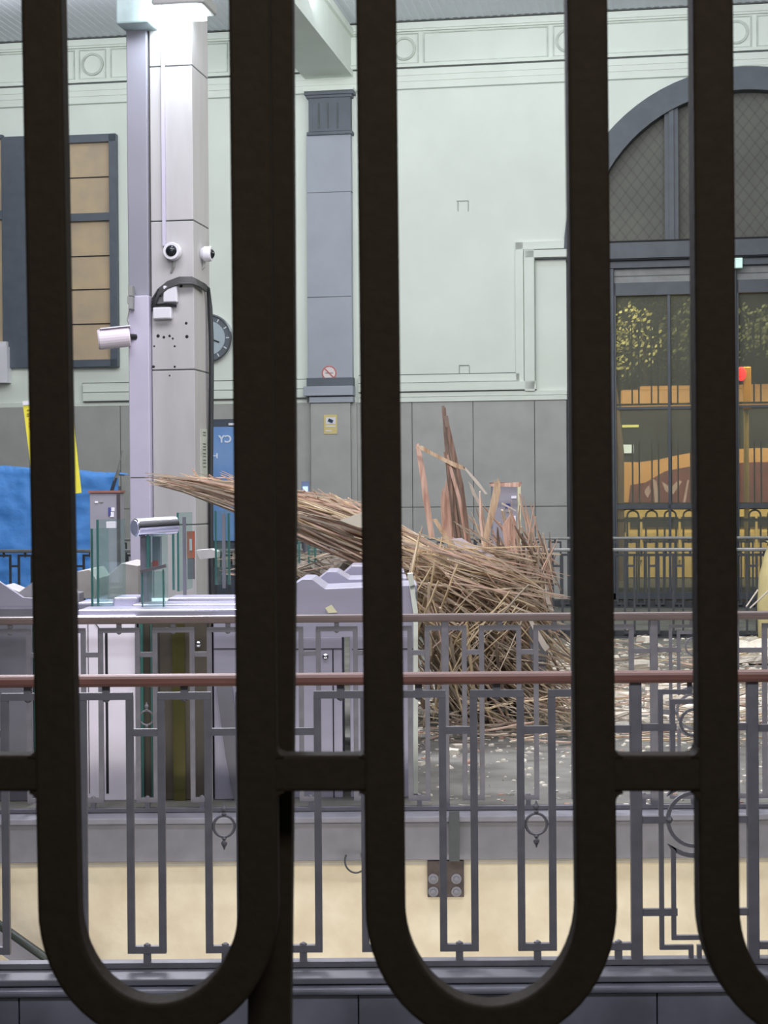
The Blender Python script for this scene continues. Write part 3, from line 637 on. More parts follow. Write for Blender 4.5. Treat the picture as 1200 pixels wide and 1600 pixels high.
# label strip on the right side face
ar = a1
zl1, zl2 = cuz(316, 670, WC - .25)[1], cuz(316, 745, WC - .25)[1]
b = MB(H); b.box((ar, WC - .42, zl2), (ar + .006, WC - .19, zl1)); b.build('label_strip', mat('strip_cream', (212, 216, 204), .5), colm)
b = MB(H)
for t in (.06, .12, .3, .36, .42, .5, .56, .64, .7, .78): b.box((ar + .006, WC - .36, zl1 - t * (zl1 - zl2)), (ar + .009, WC - .26, zl1 - (t + .022) * (zl1 - zl2)))
b.build('label_marking', mat('faded_ink', (120, 124, 120), .6), colm)
b = MB()
for px, py, r_ in ((291, 505, .018), (292, 526, .022), (247, 525, .022), (256, 527, .018), (265, 525, .016), (270, 529, .014), (273, 541, .013), (273, 573, .014), (240, 573, .018), (265, 587, .012), (241, 541, .012), (283, 447, .02)):
    b.lathe(Pc(px, py) - EW * .002, EW, [(0, r_), (.003, r_ * .7), (.004, r_ * .2)], 9)
b.build('drilled_hole', M_black, colm)
# lamp at the column head
lp = thing('flood_lamp', 'blazing white flood lamp high on the stone column', 'lamp', Pc(262, -8, WC + .3))
b = MB(H); b.wbox(236, -14, 318, 6, WC + .012, WC + .5); b.build('lamp_housing', M_grey, lp, bevel=.02)
b = MB(H); (la, lb) = cuz(238, -14, WC + .3)[0], cuz(312, -14, WC + .3)[0]; zl = cuz(262, 8, WC + .3)[1]
b.box((la, WC + .06, zl - .10), (lb, WC + .44, zl - .02)); b.build('lamp_lens', mat('lamp_white', (235, 248, 255), .5, emit=30), lp)
# cameras
def dome(c, axis, label, r=.085):
    t = thing('dome_camera', label, 'security camera', c); ax = Vector(axis).normalized()
    b = MB(); b.lathe(c, ax, [(0, r * .75), (.03, r), (.085, r), (.10, r * .93), (.10, r * .72)], 28); body_ = b.build('camera_body', M_white, t, smooth=False)
    b = MB(); b.lathe(c + ax * .075, ax, [(0, r * .74)] + [(r * .72 * math.sin(q), r * .72 * math.cos(q)) for q in [math.radians(10 * i) for i in range(1, 10)]], 24); b.build('lens_dome', mat('dome_black', (34, 38, 44), .08), body_, smooth=True)
    b = MB(); b.tube([c + ax * .02 - Vector((0, 0, r * .8)), c + ax * .02 - Vector((0, 0, r * 1.7)), c - Vector((.03, 0, r * 2.3))], .012, 6); b.build('lead', M_grey, t)
dome(Pc(272, 394), EW, 'white dome camera with black eye on the front of the column')
pr = H(a1, WC - .3, cuz(318, 397, WC - .3)[1]); dome(pr, EU, 'white dome camera jutting from the right side of the column', r=.075)
# cables
cb = thing('cable_bundle', 'black cables looping over the column and running down its right edge', 'cable', Pc(285, 840))
b = MB(); rn = random.Random(4)
for j in range(5):
    o = j * 2.2; ww = WC + .03 + .012 * j
    pts = [Pc(238, 468 + o * 2, WC + .02), Pc(248, 452 + o, ww), Pc(262, 441 + o, ww), Pc(280, 434 + o, ww), Pc(300, 434 + o, ww)]
    pts += [H(a1 + .02 + .004 * j, WC - .02, Pc(305, 437 + o).z), H(a1 + .04, WC - .3, Pc(318, 440 + o).z)]
    b.tube(pts, .012, 6)
b.build('looped_leads', mat('cable_grey', (86, 86, 88), .6), cb, smooth=True)
b = MB()
for j in range(2):
    e_ = H(a1 + .026 + .02 * j, WC - .47 + .03 * j, 0)
    b.tube([H(a1 + .03, WC - .2, Pc(305, 440).z), H(a1 + .035, WC - .40, Pc(305, 444).z)] + [Vector((e_.x + .01 * math.sin(i), e_.y, z)) for i, z in enumerate([3.45, 3.2, 2.9, 2.4, 1.8, 1.0, .3, .0])], .02, 7)
b.build('down_cable', mat('cable_dark', (58, 62, 64), .5), cb, smooth=True)
b = MB(); b.tube([Pc(246, 470, WC + .04), Pc(243, 462, WC + .05), Pc(247, 452, WC + .05), Pc(251, 464, WC + .04)], .01, 6); b.tube([Pc(240, 477, WC + .03), Pc(258, 476, WC + .05), Pc(276, 478, WC + .04)], .014, 6); b.build('tangled_leads', M_black, cb)
def jbox(px0, py0, px1, py1, lab):
    t = thing('junction_box', lab, 'junction box', Pc((px0 + px1) / 2, py1, WC))
    b = MB(H); b.wbox(px0, py0, px1, py1, WC, WC + .07); t = b.build('box_body', M_white, t, bevel=.01)
    b = MB(H); b.wbox(px0 + 1.5, py0 + 1.5, px1 - 1.5, py1 - 1.5, WC + .07, WC + .078); b.build('box_lid', M_white, t)
jbox(254.5, 446, 276, 472, 'upper squarish white junction box under the cable loop')
jbox(238.5, 480, 267, 498, 'lower wide white junction box beneath the squarish one')
# bullet camera
bc = thing('bullet_camera', 'white tube camera pointing left from the side of the column', 'security camera', H(l0, WC - .1, cuz(205, 528)[1]))
A_ = at(153, 531, 16.9); B_ = at(203, 526, 16.95)
b = MB(); ax = (A_ - B_); L_ = ax.length; b.lathe(B_, ax, [(0, .085), (.01, .095), (L_ * .95, .098), (L_, .09), (L_, .07), (L_ - .02, .06)], 24); b.build('camera_tube', mat('camera_rosy_white', (232, 222, 232), .4, var=.03), bc)
b = MB(); b.bar(A_ + Vector((.02, 0, .1)), B_ + Vector((0, 0, .1)), .15, .012); b.build('sun_hood', M_white, bc)
b = MB(); b.tube([B_ + Vector((-.02, 0, 0)), B_ + Vector((.05, .05, 0))], .03, 8); b.build('mounting_arm', M_black, bc)
b = MB(); b.tube([at(203, 513, 16.9), at(199, 500, 16.9), at(202, 485, 16.9), at(206, 478, 16.9)], .006, 6); b.build('lead', M_grey, bc)
b = MB(); b.fbox(200, 446, 207, 462, 16.85, 17.0); b.fbox(199, 463, 207, 474, 16.85, 17.0); b.fbox(201, 474, 207, 482, 16.85, 17.0); tag(b.build('clamp', M_grey), 'small grey clamp on the left edge of the column above the tube camera', 'clamp')
# ================================================================== TARP, BANNER, TOTEMS
tp = thing('tarpaulin', 'crumpled bright blue tarpaulin covering a stack at the left', 'tarpaulin', at(80, 860, 21.6) * 1)
b = MB(); NX, NZ = 60, 44; YT = 21.7
top = lambda x: 727 + (x + 40) * .075 if x < 110 else 738 + (x - 110) * .03
grid = []
for j in range(NZ + 1):
    row = []
    for i in range(NX + 1):
        px = -60 + 246 * i / NX; f = j / NZ
        if f < .2: Y = YT + 1.1 * (1 - f / .2); p = at(px, top(px), YT); p = Vector((p.x + (px > 150) * 0, Y, p.z + .02 * math.sin(px)))
        else:
            g = (f - .2) / .8; p0_ = at(px + (1 - g) * 0 - max(0, (px - 150)) * 0.25 * g, top(px), YT); p = Vector((p0_.x, YT - .25 * g, p0_.z * (1 - g)))
        n_ = mnoise.noise(Vector((p.x * 1.3, p.z * 2.4 + p.x * .8, 3.1))) * .05 + abs(mnoise.noise(Vector((p.x * 2.2 + p.z * 2.5, p.z * 5.5 - p.x * 1.5, 9)))) * .06 + abs(mnoise.noise(Vector((p.x * 6, p.z * 9 + p.x * 4, 5)))) * .02
        row.append(b.P(p + Vector((0, -n_, n_ * .3 * (f < .25)))))
    grid.append(row)
for j in range(NZ):
    for i in range(NX): b.f.append([grid[j][i], grid[j][i + 1], grid[j + 1][i + 1], grid[j + 1][i]])
ob = b.build('sheet', M_tarp, tp, smooth=True); sm = ob.modifiers.new('thick', 'SOLIDIFY'); sm.thickness = .006
b = MB(); b.box((at(-60, 800, YT).x, YT + .05, .0), (at(170, 800, YT).x, YT + 1.0, at(60, 760, YT).z)); tag(b.build('stacked_crates', M_steel_dk), 'stack of crates hidden under the blue tarpaulin', 'crate')
b = MB(); b.tube([at(165, 790, 21.7), at(178, 750, 21), at(184, 733, 21), at(189, 715, 21), at(191, 704, 21)], .008, 5); b.tube([at(168, 790, 21.7), at(182, 745, 21), at(187, 733, 21)], .02, 5); tag(b.build('bent_wire', M_grey), 'thin bent wire sticking up at the right end of the blue tarpaulin', 'wire')
YB = 15.0
bn = thing('banner', 'tilted yellow notice board on a stand in front of the blue tarpaulin', 'sign', Vector((at(85, 800, YB).x, YB, 0)))
b = MB(); cs = [(36, 634), (111, 628), (127, 770), (54, 779)]; b.prism([at(x, y, YB) for x, y in cs], (0, .02, 0)); b.build('yellow_sheet', M_yel, bn)
b = MB(); b.prism([at(x, y, YB - .01) for x, y in [(35, 627), (110, 621), (111, 628), (36, 633)]], (0, .03, 0)); b.build('top_strip', M_white, bn)
b = MB()
for y, w_ in ((640, .003), (646, .005), (649, .003)): b.bar(at(42, y + 1, YB - .003), at(104, y - 3, YB - .003), .004, w_ + .004, side=(0, 1, 0))
b.build('small_print', mat('brown_print', (160, 140, 60), .6), bn)
b = MB()
for y in (655, 661, 666): b.bar(at(45, y, YB - .003), at(100, y - 4, YB - .003), .004, .013, side=(0, 1, 0))
b.build('red_print', mat('red_print', (214, 120, 80), .6), bn)
b = MB(); xb = at(84, 800, YB).x; b.tube([(xb, YB + .04, 0.02), (xb, YB + .04, 2.2)], .014, 8); b.lathe((xb, YB + .04, 0), (0, 0, 1), [(0, .16), (.015, .16), (.03, .03)], 20); b.build('stand', M_black, bn)
def totem(x0, x1, yt, Y, lab, stickers, edge=None):
    t = thing('ticket_validator', lab, 'ticket machine', Vector((at((x0 + x1) / 2, 800, Y).x, Y, 0)))
    l = at(x0, 800, Y).x; r = at(x1, 800, Y).x; zt = at((x0 + x1) / 2, yt, Y).z
    b = MB(); b.box((l, Y, 0), (r, Y + .25, zt)); b.build('cabinet', mat('totem_lavender', (150, 148, 158), .45, var=.06), t, bevel=.006)
    b = MB(); b.box((l - .01, Y - .012, zt), (r + .01, Y + .26, zt + .018)); b.build('top_cap', mat('rust_cap', (150, 100, 90), .5), t)
    b = MB(); b.box((r - .022, Y - .01, .0), (r + .004, Y + .01, zt)); b.build('edge_trim', mat('edge_%s' % (edge or 'dark'), (216, 214, 178) if edge else (66, 60, 66), .5), t)
    for (sx0, sy0, sx1, sy1, m_) in stickers:
        b = MB(); b.fbox(sx0, sy0, sx1, sy1, Y - .006, Y); b.build('sticker', m_, t)
M_blue = mat('sticker_blue', (70, 80, 150), .5)
totem(140, 187, 770, 14.2, 'upright lavender grey machine with rust coloured cap at the left, before the tarpaulin', [(148, 783, 153, 786, M_white), (155, 783, 161, 785, M_grey), (169, 793, 173, 806, M_blue), (174, 793, 179, 799, M_white), (172, 800, 178, 808, M_white)])
totem(770, 813, 757, 14.8, 'lavender grey machine with pale edge standing behind the cane heap', [(789, 787, 797, 794, M_blue), (799, 775, 807, 779, M_white), (797, 806, 806, 816, M_white), (791, 796, 800, 800, M_grey)], 'pale')
# ================================================================== TICKET BARRIERS
def poly_f(bb, pl, Y0, Y1): bb.prism([at(x, y, Y0) for x, y in pl], (0, Y1 - Y0, 0))
def body(bb, x0, x1, yt, Y0, Y1, z0=0.0):
    l = at(x0, 1100, Y0).x; r = at(x1, 1100, Y0).x; bb.box((l, Y0, z0), (r, Y1, at((x0 + x1) / 2, yt, Y0).z))
YC = 9.35
# right-hand barrier (behind the middle gate bars)
t1 = thing('ticket_barrier', 'pale steel ticket barrier with ridged top left of the cane heap', 'ticket barrier', Vector((at(540, 1000, YC).x, YC, 0)))
b = MB(); poly_f(b, [(425, 934), (472, 905), (488, 905), (508, 920), (652, 914), (652, 994), (425, 998)], YC, YC + .55); b.build('hood', M_steel, t1, bevel=.004)
b = MB(); body(b, 425, 535, 996, YC, YC + .55); b.build('cabinet', M_steel, t1, bevel=.003)
b = MB(); body(b, 547, 650, 994, YC, YC + .55); b.build('cabinet', M_steel, t1, bevel=.003)
b = MB(); b.fbox(425, 1013.5, 535, 1015, YC - .003, YC); b.fbox(520, 1015, 522, 1255, YC - .003, YC); b.fbox(550, 1013.5, 650, 1015, YC - .003, YC); b.build('door_seam', M_seam, t1)
b = MB(); b.lathe(at(508.5, 1026, YC), (0, -1, 0), [(0, .017), (.01, .016), (.014, .010), (.016, .003)], 16); b.build('lock', M_chrome, t1)
b = MB(); b.lathe(at(596.5, 1026, YC), (0, -1, 0), [(0, .017), (.01, .016), (.014, .010), (.016, .003)], 16); b.build('lock', M_chrome, t1)
b = MB(); poly_f(b, [(637, 897), (645, 896), (653, 955), (653, 1240), (646, 1240), (646, 960)], YC - .02, YC + .1); b.build('side_label', mat('label_pale', (214, 220, 208), .5), t1)
b = MB(); poly_f(b, [(649, 925), (651.5, 925), (653, 936), (650, 936)], YC - .025, YC - .02); b.build('printed_mark', M_joint, t1); b = MB(); poly_f(b, [(641, 916), (647.5, 914), (648, 917), (641, 919)], YC - .025, YC - .02); b.build('printed_mark', M_joint, t1)
b = MB(); poly_f(b, [(508, 950), (518, 945), (527, 957), (513, 958)], YC - .012, YC - .004); tag(b.build('paper_scrap', mat('scrap_cream', (226, 222, 186), .7)), 'cream paper scrap stuck to the front of the pale steel barrier', 'paper')
for i, (pl, Y0, lab) in enumerate([([(470, 926), (512, 893), (526, 893), (545, 905), (636, 903), (636, 960), (470, 960)], 10.25, 'second row steel ticket barrier with ridged top behind the pale one'), ([(515, 915), (550, 884), (575, 884), (592, 895), (632, 893), (632, 940), (470, 940), (470, 925), (515, 925)], 11.2, 'third row steel ticket barrier, its white ridge highest')]):
    t2 = thing('ticket_barrier', lab, 'ticket barrier', Vector((at(570, 1000, Y0).x, Y0, 0)))
    b = MB(); poly_f(b, pl, Y0, Y0 + .5); b.build('hood', M_steel, t2, bevel=.004)
    b = MB(); body(b, 470, 530, pl[-1][1] - 4, Y0 + .02, Y0 + .5); body(b, 562, 632, pl[-1][1] - 4, Y0 + .02, Y0 + .5); b.build('cabinet', M_steel_dk, t2)
# left-hand barriers
def barrier(x0, x1, yt, Y0, Y1, lab, m, ridge=None, seams=(), extra=None):
    t = thing('ticket_barrier', lab, 'ticket barrier', Vector((at((x0 + x1) / 2, 1000, Y0).x, Y0, 0)))
    b = MB(); body(b, x0, x1, yt, Y0, Y1); b.build('cabinet', m, t, bevel=.006)
    if ridge:
        b = MB(); poly_f(b, ridge, Y0 + .05, Y0 + .65); b.build('hood', M_steel, t, bevel=.003)
    if seams:
        b = MB()
        for s_ in seams: b.fbox(*s_, Y0 - .003, Y0)
        b.build('door_seam', M_seam, t)
    return t
t0 = barrier(-60, 52, 950, 9.3, 10.9, 'grey ticket barrier with white ridge at the left edge behind the railings', M_steel_dk, None)
b = MB(); poly_f(b, [(-40, 880), (0, 910), (36, 934), (56, 935), (56, 952), (-60, 952), (-60, 880)], 9.32, 9.36); b.build('hood', M_steel, t0)
b = MB(); poly_f(b, [(5, 915), (30, 925), (56, 906), (95, 906), (110, 930), (110, 945), (5, 945)], 10.2, 10.5); b.build('hood', mat('hood_grey', (170, 168, 172), .45, metal=.2), t0)
b = MB(); b.fbox(53, 965, 57, 1240, 9.3, 9.7); b.build('glass_edge', M_teal, t0)
t = barrier(118, 212, 962, 9.3, 10.9, 'bright glaring steel ticket barrier right of the leftmost gate bar', mat('barrier_glare_white', (248, 242, 255), .4, metal=0, var=.02), None, [(138, 966, 139, 1240), (165, 985, 169, 1240)])  # near-white colour carries the glare on this steel cabinet
b = MB(); b.path([at(143, 966, 9.296), at(158, 986, 9.296)], .005, .003, (0, 1, 0)); b.build('panel_seam', M_joint, t)
t = barrier(217, 331, 966, 9.3, 10.8, 'smoked brown ticket barrier in the middle of the left group', M_brown, None, [(249, 985, 250, 1250), (325, 966, 327, 1255)])
b = MB(); b.lathe(at(310, 1007, 9.3), (0, -1, 0), [(0, .017), (.01, .016), (.014, .010), (.016, .003)], 16); b.build('lock', M_chrome, t)
b = MB(); b.fbox(270, 970, 289, 1258, 9.285, 9.3); b.build('glare_strip', mat('olive_glare', (128, 124, 78), .2, metal=.8, var=.15), t)  # olive glare on the smoked panel, painted as a thin metallic strip
b = MB(); b.fbox(218, 975, 224, 1258, 9.26, 9.3); b.fbox(236, 975, 238, 1258, 9.28, 9.3); b.build('glass_edge', M_teal, t)
t = barrier(334, 412, 964, 9.3, 10.8, 'lavender steel ticket barrier behind the thick gate post', M_steel, None, [(334, 1013, 412, 1014.5)])
b = MB(); poly_f(b, [(338, 1072), (362, 1072), (385, 1262), (368, 1262), (352, 1180)], 9.26, 9.29); tag(b.build('leaning_plank', M_steel_dk), 'dark narrow plank leaning on the lavender barrier', 'plank')
# stainless tops stepping back
ctr = thing('barrier_counter', 'stepped stainless steel counter strips linking the left ticket barriers', 'counter', at(265, 962, 9.36))
for i, (x0, x1, y0, y1, Y0) in enumerate([(120, 415, 952, 962, 9.36), (205, 415, 944, 951, 9.75), (262, 415, 934, 941, 10.2), (176, 216, 933, 953, 9.9), (120, 200, 940, 948, 10.1)]):
    b = MB(); l = at(x0, y0, Y0).x; r = at(x1, y0, Y0).x; zt = at(300, y0, Y0).z; b.box((l, Y0, zt - .07), (r, Y0 + .32, zt))
    b.build('lid_strip', M_steel, ctr, bevel=.012)
b = MB(); poly_f(b, [(168, 900), (190, 880), (216, 884), (216, 935), (168, 935)], 11.5, 12.2); poly_f(b, [(120, 893), (140, 890), (150, 905), (150, 935), (120, 935)], 11.6, 12.2); tag(b.build('peaked_barrier', mat('ridge_grey', (168, 164, 160), .5), bevel=.003), 'grey peaked barrier top farther back between glass panes', 'ticket barrier')
# glass panes
def pane(px, y0, y1, Y, wpx, lab, m=M_teal, depth=.35, cap=None):
    t = thing('glass_gate', lab, 'glass gate', at(px, y1, Y))
    zt = at(px, y0, Y).z; zb = at(px, y1, Y).z; x = at(px, y0, Y).x; s_ = Y / F
    b = MB(); b.box((x - .006, Y, zb), (x + .006, Y + .012, zt)); b.build('pane_edge', m, t)
    dx = wpx * s_
    b = MB(); b.hexa([(x, Y + .012, zb), (x + .012, Y + .012, zb), (x + dx + .012, Y + depth, zb), (x + dx, Y + depth, zb), (x, Y + .012, zt), (x + .012, Y + .012, zt), (x + dx + .012, Y + depth, zt), (x + dx, Y + depth, zt)]); b.build('glass_pane', M_glass, t)
    if cap:
        b = MB(); b.fbox(*cap, Y - .02, Y + .03); b.build('pane_cap', M_white, t)
pane(143, 826, 950, 9.9, 8, 'clear glass pane with green edge, leftmost of the turnstile panes')
pane(152, 812, 951, 9.8, 26, 'taller clear glass pane with white cap next to the leftmost pane', cap=(166, 815, 180, 825))
pane(270, 812, 922, 10.9, -10, 'faint glass pane just left of the tall green edged pane')
pane(277.5, 801, 924, 10.8, 10, 'tall green edged glass pane beside the orange notice')
pane(336.5, 798, 914, 11.2, 12, 'glass pane with green edge nearest the thick gate post')
pane(357, 802, 914, 11.4, -8, 'glass pane right of the slim metal upright near the thick gate post')
pane(467, 818, 880, 13.6, -12, 'left pane of the far glass gates seen between the two middle bars')
pane(482, 820, 880, 13.6, 8, 'middle pane of the far glass gates seen between the two middle bars')
pane(492, 822, 878, 13.7, -6, 'right pane of the far glass gates seen between the two middle bars')
for (x0, y0, x1, y1, Y, lab) in ((285.5, 808, 290.5, 931, 10.5, 'slim metal upright right of the tall green edged pane'), (347, 803, 352, 919, 11.0, 'slim metal upright near the thick gate post')):
    b = MB(); b.fbox(x0, y0, x1, y1, Y, Y + .02); tag(b.build('upright', M_steel_dk), lab, 'upright')
b = MB(); b.fbox(292, 830, 304, 872, 12.6, 12.62); o = tag(b.build('notice', mat('orange_notice', (206, 110, 84), .6)), 'orange notice behind the glass panes right of the chrome bar', 'sign')
b = MB(); b.fbox(296, 842, 300, 860, 12.59, 12.6); b.build('white_stripe', M_white, o)
b = MB(); b.fbox(293, 872, 303, 905, 12.61, 12.66); b.build('sign_leg', M_steel_dk, o)
# chrome bar pillar
cp = thing('barrier_pillar', 'chrome cylinder reader on a slim glass and steel pillar', 'pillar', at(240, 957, 9.7))
c0_ = at(211, 824.5, 9.9); b = MB(); dirv = Vector((.19, .14, .010)); b.lathe(c0_, dirv, [(0, .047), (.005, .051), (.255, .051), (.26, .047)], 30)
b.build('chrome_cylinder', M_chrome, cp)
b = MB(); b.lathe(c0_ - dirv.normalized() * .006, dirv, [(0, .044), (.005, .045)], 24); b.build('end_cap', mat('cap_lilac', (176, 178, 204), .3, metal=.3), cp)
b = MB(); b.box((at(217, 840, 9.9).x, 9.95, at(217, 957, 9.9).z), (at(227, 840, 9.9).x, 10.15, at(217, 836, 9.9).z)); b.build('steel_post', mat('post_grey', (128, 126, 138), .4, metal=.3), cp)
b = MB(); b.fbox(229, 836, 233, 888, 9.92, 9.96); b.build('glass_edge', M_teal, cp)
b = MB(); b.fbox(233, 836, 262, 950, 10.0, 10.012); b.build('glass_pane', M_glass, cp)
b = MB(); b.fbox(238, 838, 250, 886, 10.02, 10.1); b.build('reader_body', mat('reader_violet', (138, 134, 150), .4), cp)
b = MB(); b.fbox(238, 876, 247, 886, 10.0, 10.02); b.build('red_stripe', mat('faded_red', (150, 84, 82), .6), cp)
sp = thing('low_glass_gate', 'low glass box gate with slanted metal cap below the chrome cylinder', 'glass gate', at(240, 960, 9.6))
b = MB(); b.path([at(220, 893, 9.6), at(259, 884, 9.6)], .018, .05, (0, 1, 0)); b.build('metal_cap', mat('cap_grey', (120, 118, 124), .3, metal=.5), sp)
b = MB(); b.fbox(222, 893, 258, 958, 9.6, 9.612); b.build('glass_pane', M_glass, sp)
b = MB(); b.fbox(221, 893, 223, 958, 9.595, 9.62); b.fbox(254, 890, 256, 955, 9.595, 9.62); b.build('glass_edge', M_teal, sp)
# ================================================================== CANE HEAP
M_L = [mat('cane_tan', (218, 202, 178), .8, var=.2, scale=4, rgb2=(184, 166, 142)), mat('cane_pink', (214, 186, 168), .8, var=.2, scale=4, rgb2=(184, 154, 136)),
       mat('cane_grey', (182, 170, 152), .8, var=.2, scale=4, rgb2=(146, 132, 116)), mat('cane_straw', (224, 204, 168), .8, var=.2, scale=4, rgb2=(198, 176, 138)), mat('cane_dark', (146, 128, 114), .8, var=.3, scale=5, rgb2=(106, 92, 82))]
def lathmesh(i):
    rn = random.Random(i); b = MB(); n = 5; w = .5; segs = []
    off = [Vector((0, rn.uniform(-.003, .003), rn.uniform(-.004, .004))) for _ in range(n + 1)]; off[0] = off[-1] = Vector((0, 0, 0))
    me = bpy.data.meshes.new('lath'); v = []; f = []
    for k in range(n + 1):
        wd_ = (1 if 0 < k < n else rn.uniform(.3, .8)); c = Vector((k / n, 0, 0)) + off[k]
        for a, c2 in ((-1, -1), (1, -1), (1, 1), (-1, 1)): v.append((c.x + (rn.uniform(-.01, .01) if k in (0, n) else 0), c.y + a * .5 * wd_ * .01, c.z + c2 * .5 * wd_ * .01))
    for k in range(n):
        for j in range(4): f.append([k * 4 + j, k * 4 + (j + 1) % 4, k * 4 + 4 + (j + 1) % 4, k * 4 + 4 + j])
    f += [[3, 2, 1, 0], [n * 4, n * 4 + 1, n * 4 + 2, n * 4 + 3]]
    me.from_pydata(v, [], f); return me, v, f
LM = []
for mi in range(5):
    for k in range(3):
        me, v, f = lathmesh(mi * 3 + k); me.materials.append(M_L[mi]); LM.append((me, v, f))
laths = []     # (a, b, width, matindex, groupkey)
rn = random.Random(77)
def seg(x0, y0, x1, y1, Ya, Yb, w, mi, g): laths.append((at(x0, y0, Ya), at(x1, y1, Yb), w, mi, g))
def pick(ws): return rn.choices(range(5), ws)[0]
# fan to the left
def fanc(x): # centre line y, half spread
    pts = [(230, 749, 6), (300, 758, 14), (370, 768, 22), (455, 793, 27), (510, 808, 38), (560, 826, 45), (620, 862, 48), (680, 890, 40)]
    for i in range(len(pts) - 1):
        if x <= pts[i + 1][0] or i == len(pts) - 2:
            a, c = pts[i], pts[i + 1]; t = (x - a[0]) / (c[0] - a[0]); return a[1] + (c[1] - a[1]) * t, a[2] + (c[2] - a[2]) * t
for i in range(330):
    L = rn.uniform(110, 330); x0 = rn.choice([rn.uniform(228, 330), rn.uniform(260, 560), rn.uniform(330, 600), rn.uniform(400, 600)]); x1 = min(x0 + L, 690)
    u = rn.uniform(-1, 1); ya, sa = fanc(x0); yb, sb = fanc(x1); u2 = max(-1, min(1, u + rn.gauss(0, .35)))
    Y = 12.6 + rn.uniform(-.35, .35)
    seg(x0, ya + sa * u, x1, yb + sb * u2, Y + rn.uniform(-.2, .2), Y + rn.uniform(-.2, .2), rn.uniform(.008, .022), pick((4, 5, 3, 1, 1)), 'fan')
for i in range(34):   # strands splayed at the tip
    x0 = rn.uniform(226, 340); u = rn.uniform(-1, 1); L = rn.uniform(70, 170); x1 = x0 + L; yb, sb = fanc(x1)
    seg(x0, 748 + (x0 - 230) * .10 + u * (9 + (x0 - 230) * .10), x1, yb + sb * u * .5, 12.45 + rn.uniform(-.2, .2), 12.5, rn.uniform(.006, .013), pick((4, 3, 5, 1, 2)), 'fan')
for i in range(26):   # splinters standing off the fan
    x0 = rn.uniform(300, 590); ya, sa = fanc(x0); a = rn.uniform(-.6, 1.0); L = rn.uniform(25, 80)
    seg(x0 - L * math.cos(a) * .6, ya - sa - rn.uniform(2, 14), x0 + L * math.cos(a) * .5, ya - sa * .2, 12.5, 12.6, rn.uniform(.006, .014), pick((3, 5, 1, 2, 0)), 'fan')
def reg(n, xr, yr, ang, lr, Yc, wr, ws, g, Ys=.35):
    for i in range(n):
        x = rn.uniform(*xr); y = rn.uniform(*yr); a = math.radians(rn.gauss(*ang)); L = rn.uniform(*lr) / 2; Y = Yc + rn.uniform(-Ys, Ys)
        seg(x - L * math.cos(a), y - L * math.sin(a), x + L * math.cos(a), y + L * math.sin(a), Y - .12, Y + rn.uniform(-.1, .1), rn.uniform(*wr), pick(ws), g)
reg(170, (640, 800), (856, 925), (14, 9), (60, 190), 12.2, (.007, .020), (5, 3, 4, 2, 1), 'crown')
reg(40, (740, 830), (885, 935), (16, 7), (80, 160), 12.0, (.007, .016), (5, 3, 4, 1, 0), 'crown')
reg(150, (640, 830), (905, 985), (34, 12), (60, 170), 12.1, (.007, .020), (5, 2, 5, 3, 1), 'slope')
reg(110, (650, 790), (960, 1130), (68, 16), (60, 180), 12.1, (.007, .020), (5, 2, 5, 4, 2), 'hanging')
reg(130, (690, 860), (950, 1090), (48, 12), (60, 190), 12.3, (.007, .022), (5, 2, 6, 2, 2), 'hanging')
reg(30, (640, 700), (880, 1000), (100, 10), (50, 130), 11.9, (.008, .018), (2, 3, 1, 6, 0), 'hanging')
reg(40, (700, 800), (930, 1040), (128, 10), (50, 130), 11.8, (.007, .018), (4, 2, 3, 5, 0), 'hanging')
reg(60, (790, 860), (870, 960), (95, 14), (40, 110), 12.6, (.007, .016), (3, 4, 3, 0, 3), 'right')
reg(60, (745, 845), (820, 900), (62, 22), (50, 120), 12.7, (.008, .022), (3, 6, 2, 0, 3), 'right')
reg(60, (790, 900), (1010, 1110), (35, 14), (40, 130), 12.0, (.007, .018), (4, 2, 5, 1, 2), 'foot')
reg(60, (660, 900), (1085, 1150), (12, 16), (40, 120), 11.6, (.007, .018), (4, 2, 5, 2, 3), 'foot')
reg(80, (380, 620), (862, 905), (2, 20), (30, 120), 14.2, (.008, .02), (2, 2, 6, 0, 3), 'back', .8)
# floor litter of laths
for i in range(330):
    x = rn.uniform(640, 1230) if i < 150 else rn.uniform(880, 1230); y = rn.uniform(1000, 1165); p = fl(x, y, .02 + rn.uniform(0, .10)); a = rn.uniform(-.5, .5) + (math.pi if rn.random() < .5 else 0); L = rn.uniform(.1, .5)
    q = p + Vector((math.cos(a) * L, math.sin(a) * L * 1.2, rn.uniform(-.01, .08))); laths.append((p, q, rn.uniform(.007, .018), pick((4, 3, 4, 2, 2)), 'floor'))
GL = {'fan': ('split cane lath in the long fan jutting out to the left', 'laths of the cane fan'), 'crown': ('split cane lath lying on the crown of the debris heap', 'laths on the heap crown'), 'slope': ('split cane lath sloping across the face of the debris heap', 'laths on the heap face'),
      'hanging': ('split cane lath hanging steeply down the front of the debris heap', 'hanging laths of the heap'), 'right': ('splintered cane lath bristling at the upper right of the heap', 'laths at the heap upper right'), 'foot': ('broken cane lath at the foot of the debris heap', 'laths at the heap foot'),
      'back': ('grey broken lath lying beyond the ticket barriers', 'laths beyond the barriers'), 'floor': ('loose broken lath lying on the hall floor right of the heap', 'laths loose on the floor')}
def basis(a, b_, w):
    d = b_ - a; L = d.length; x = d.normalized(); y = x.cross(Vector((0, 0, 1))); y = y.normalized() if y.length > .05 else Vector((1, 0, 0)); z = x.cross(y)
    ww = w / .01; M = Matrix(((x.x * L, y.x * ww, z.x * ww * .6, a.x), (x.y * L, y.y * ww, z.y * ww * .6, a.y), (x.z * L, y.z * ww, z.z * ww * .6, a.z), (0, 0, 0, 1)))
    return M
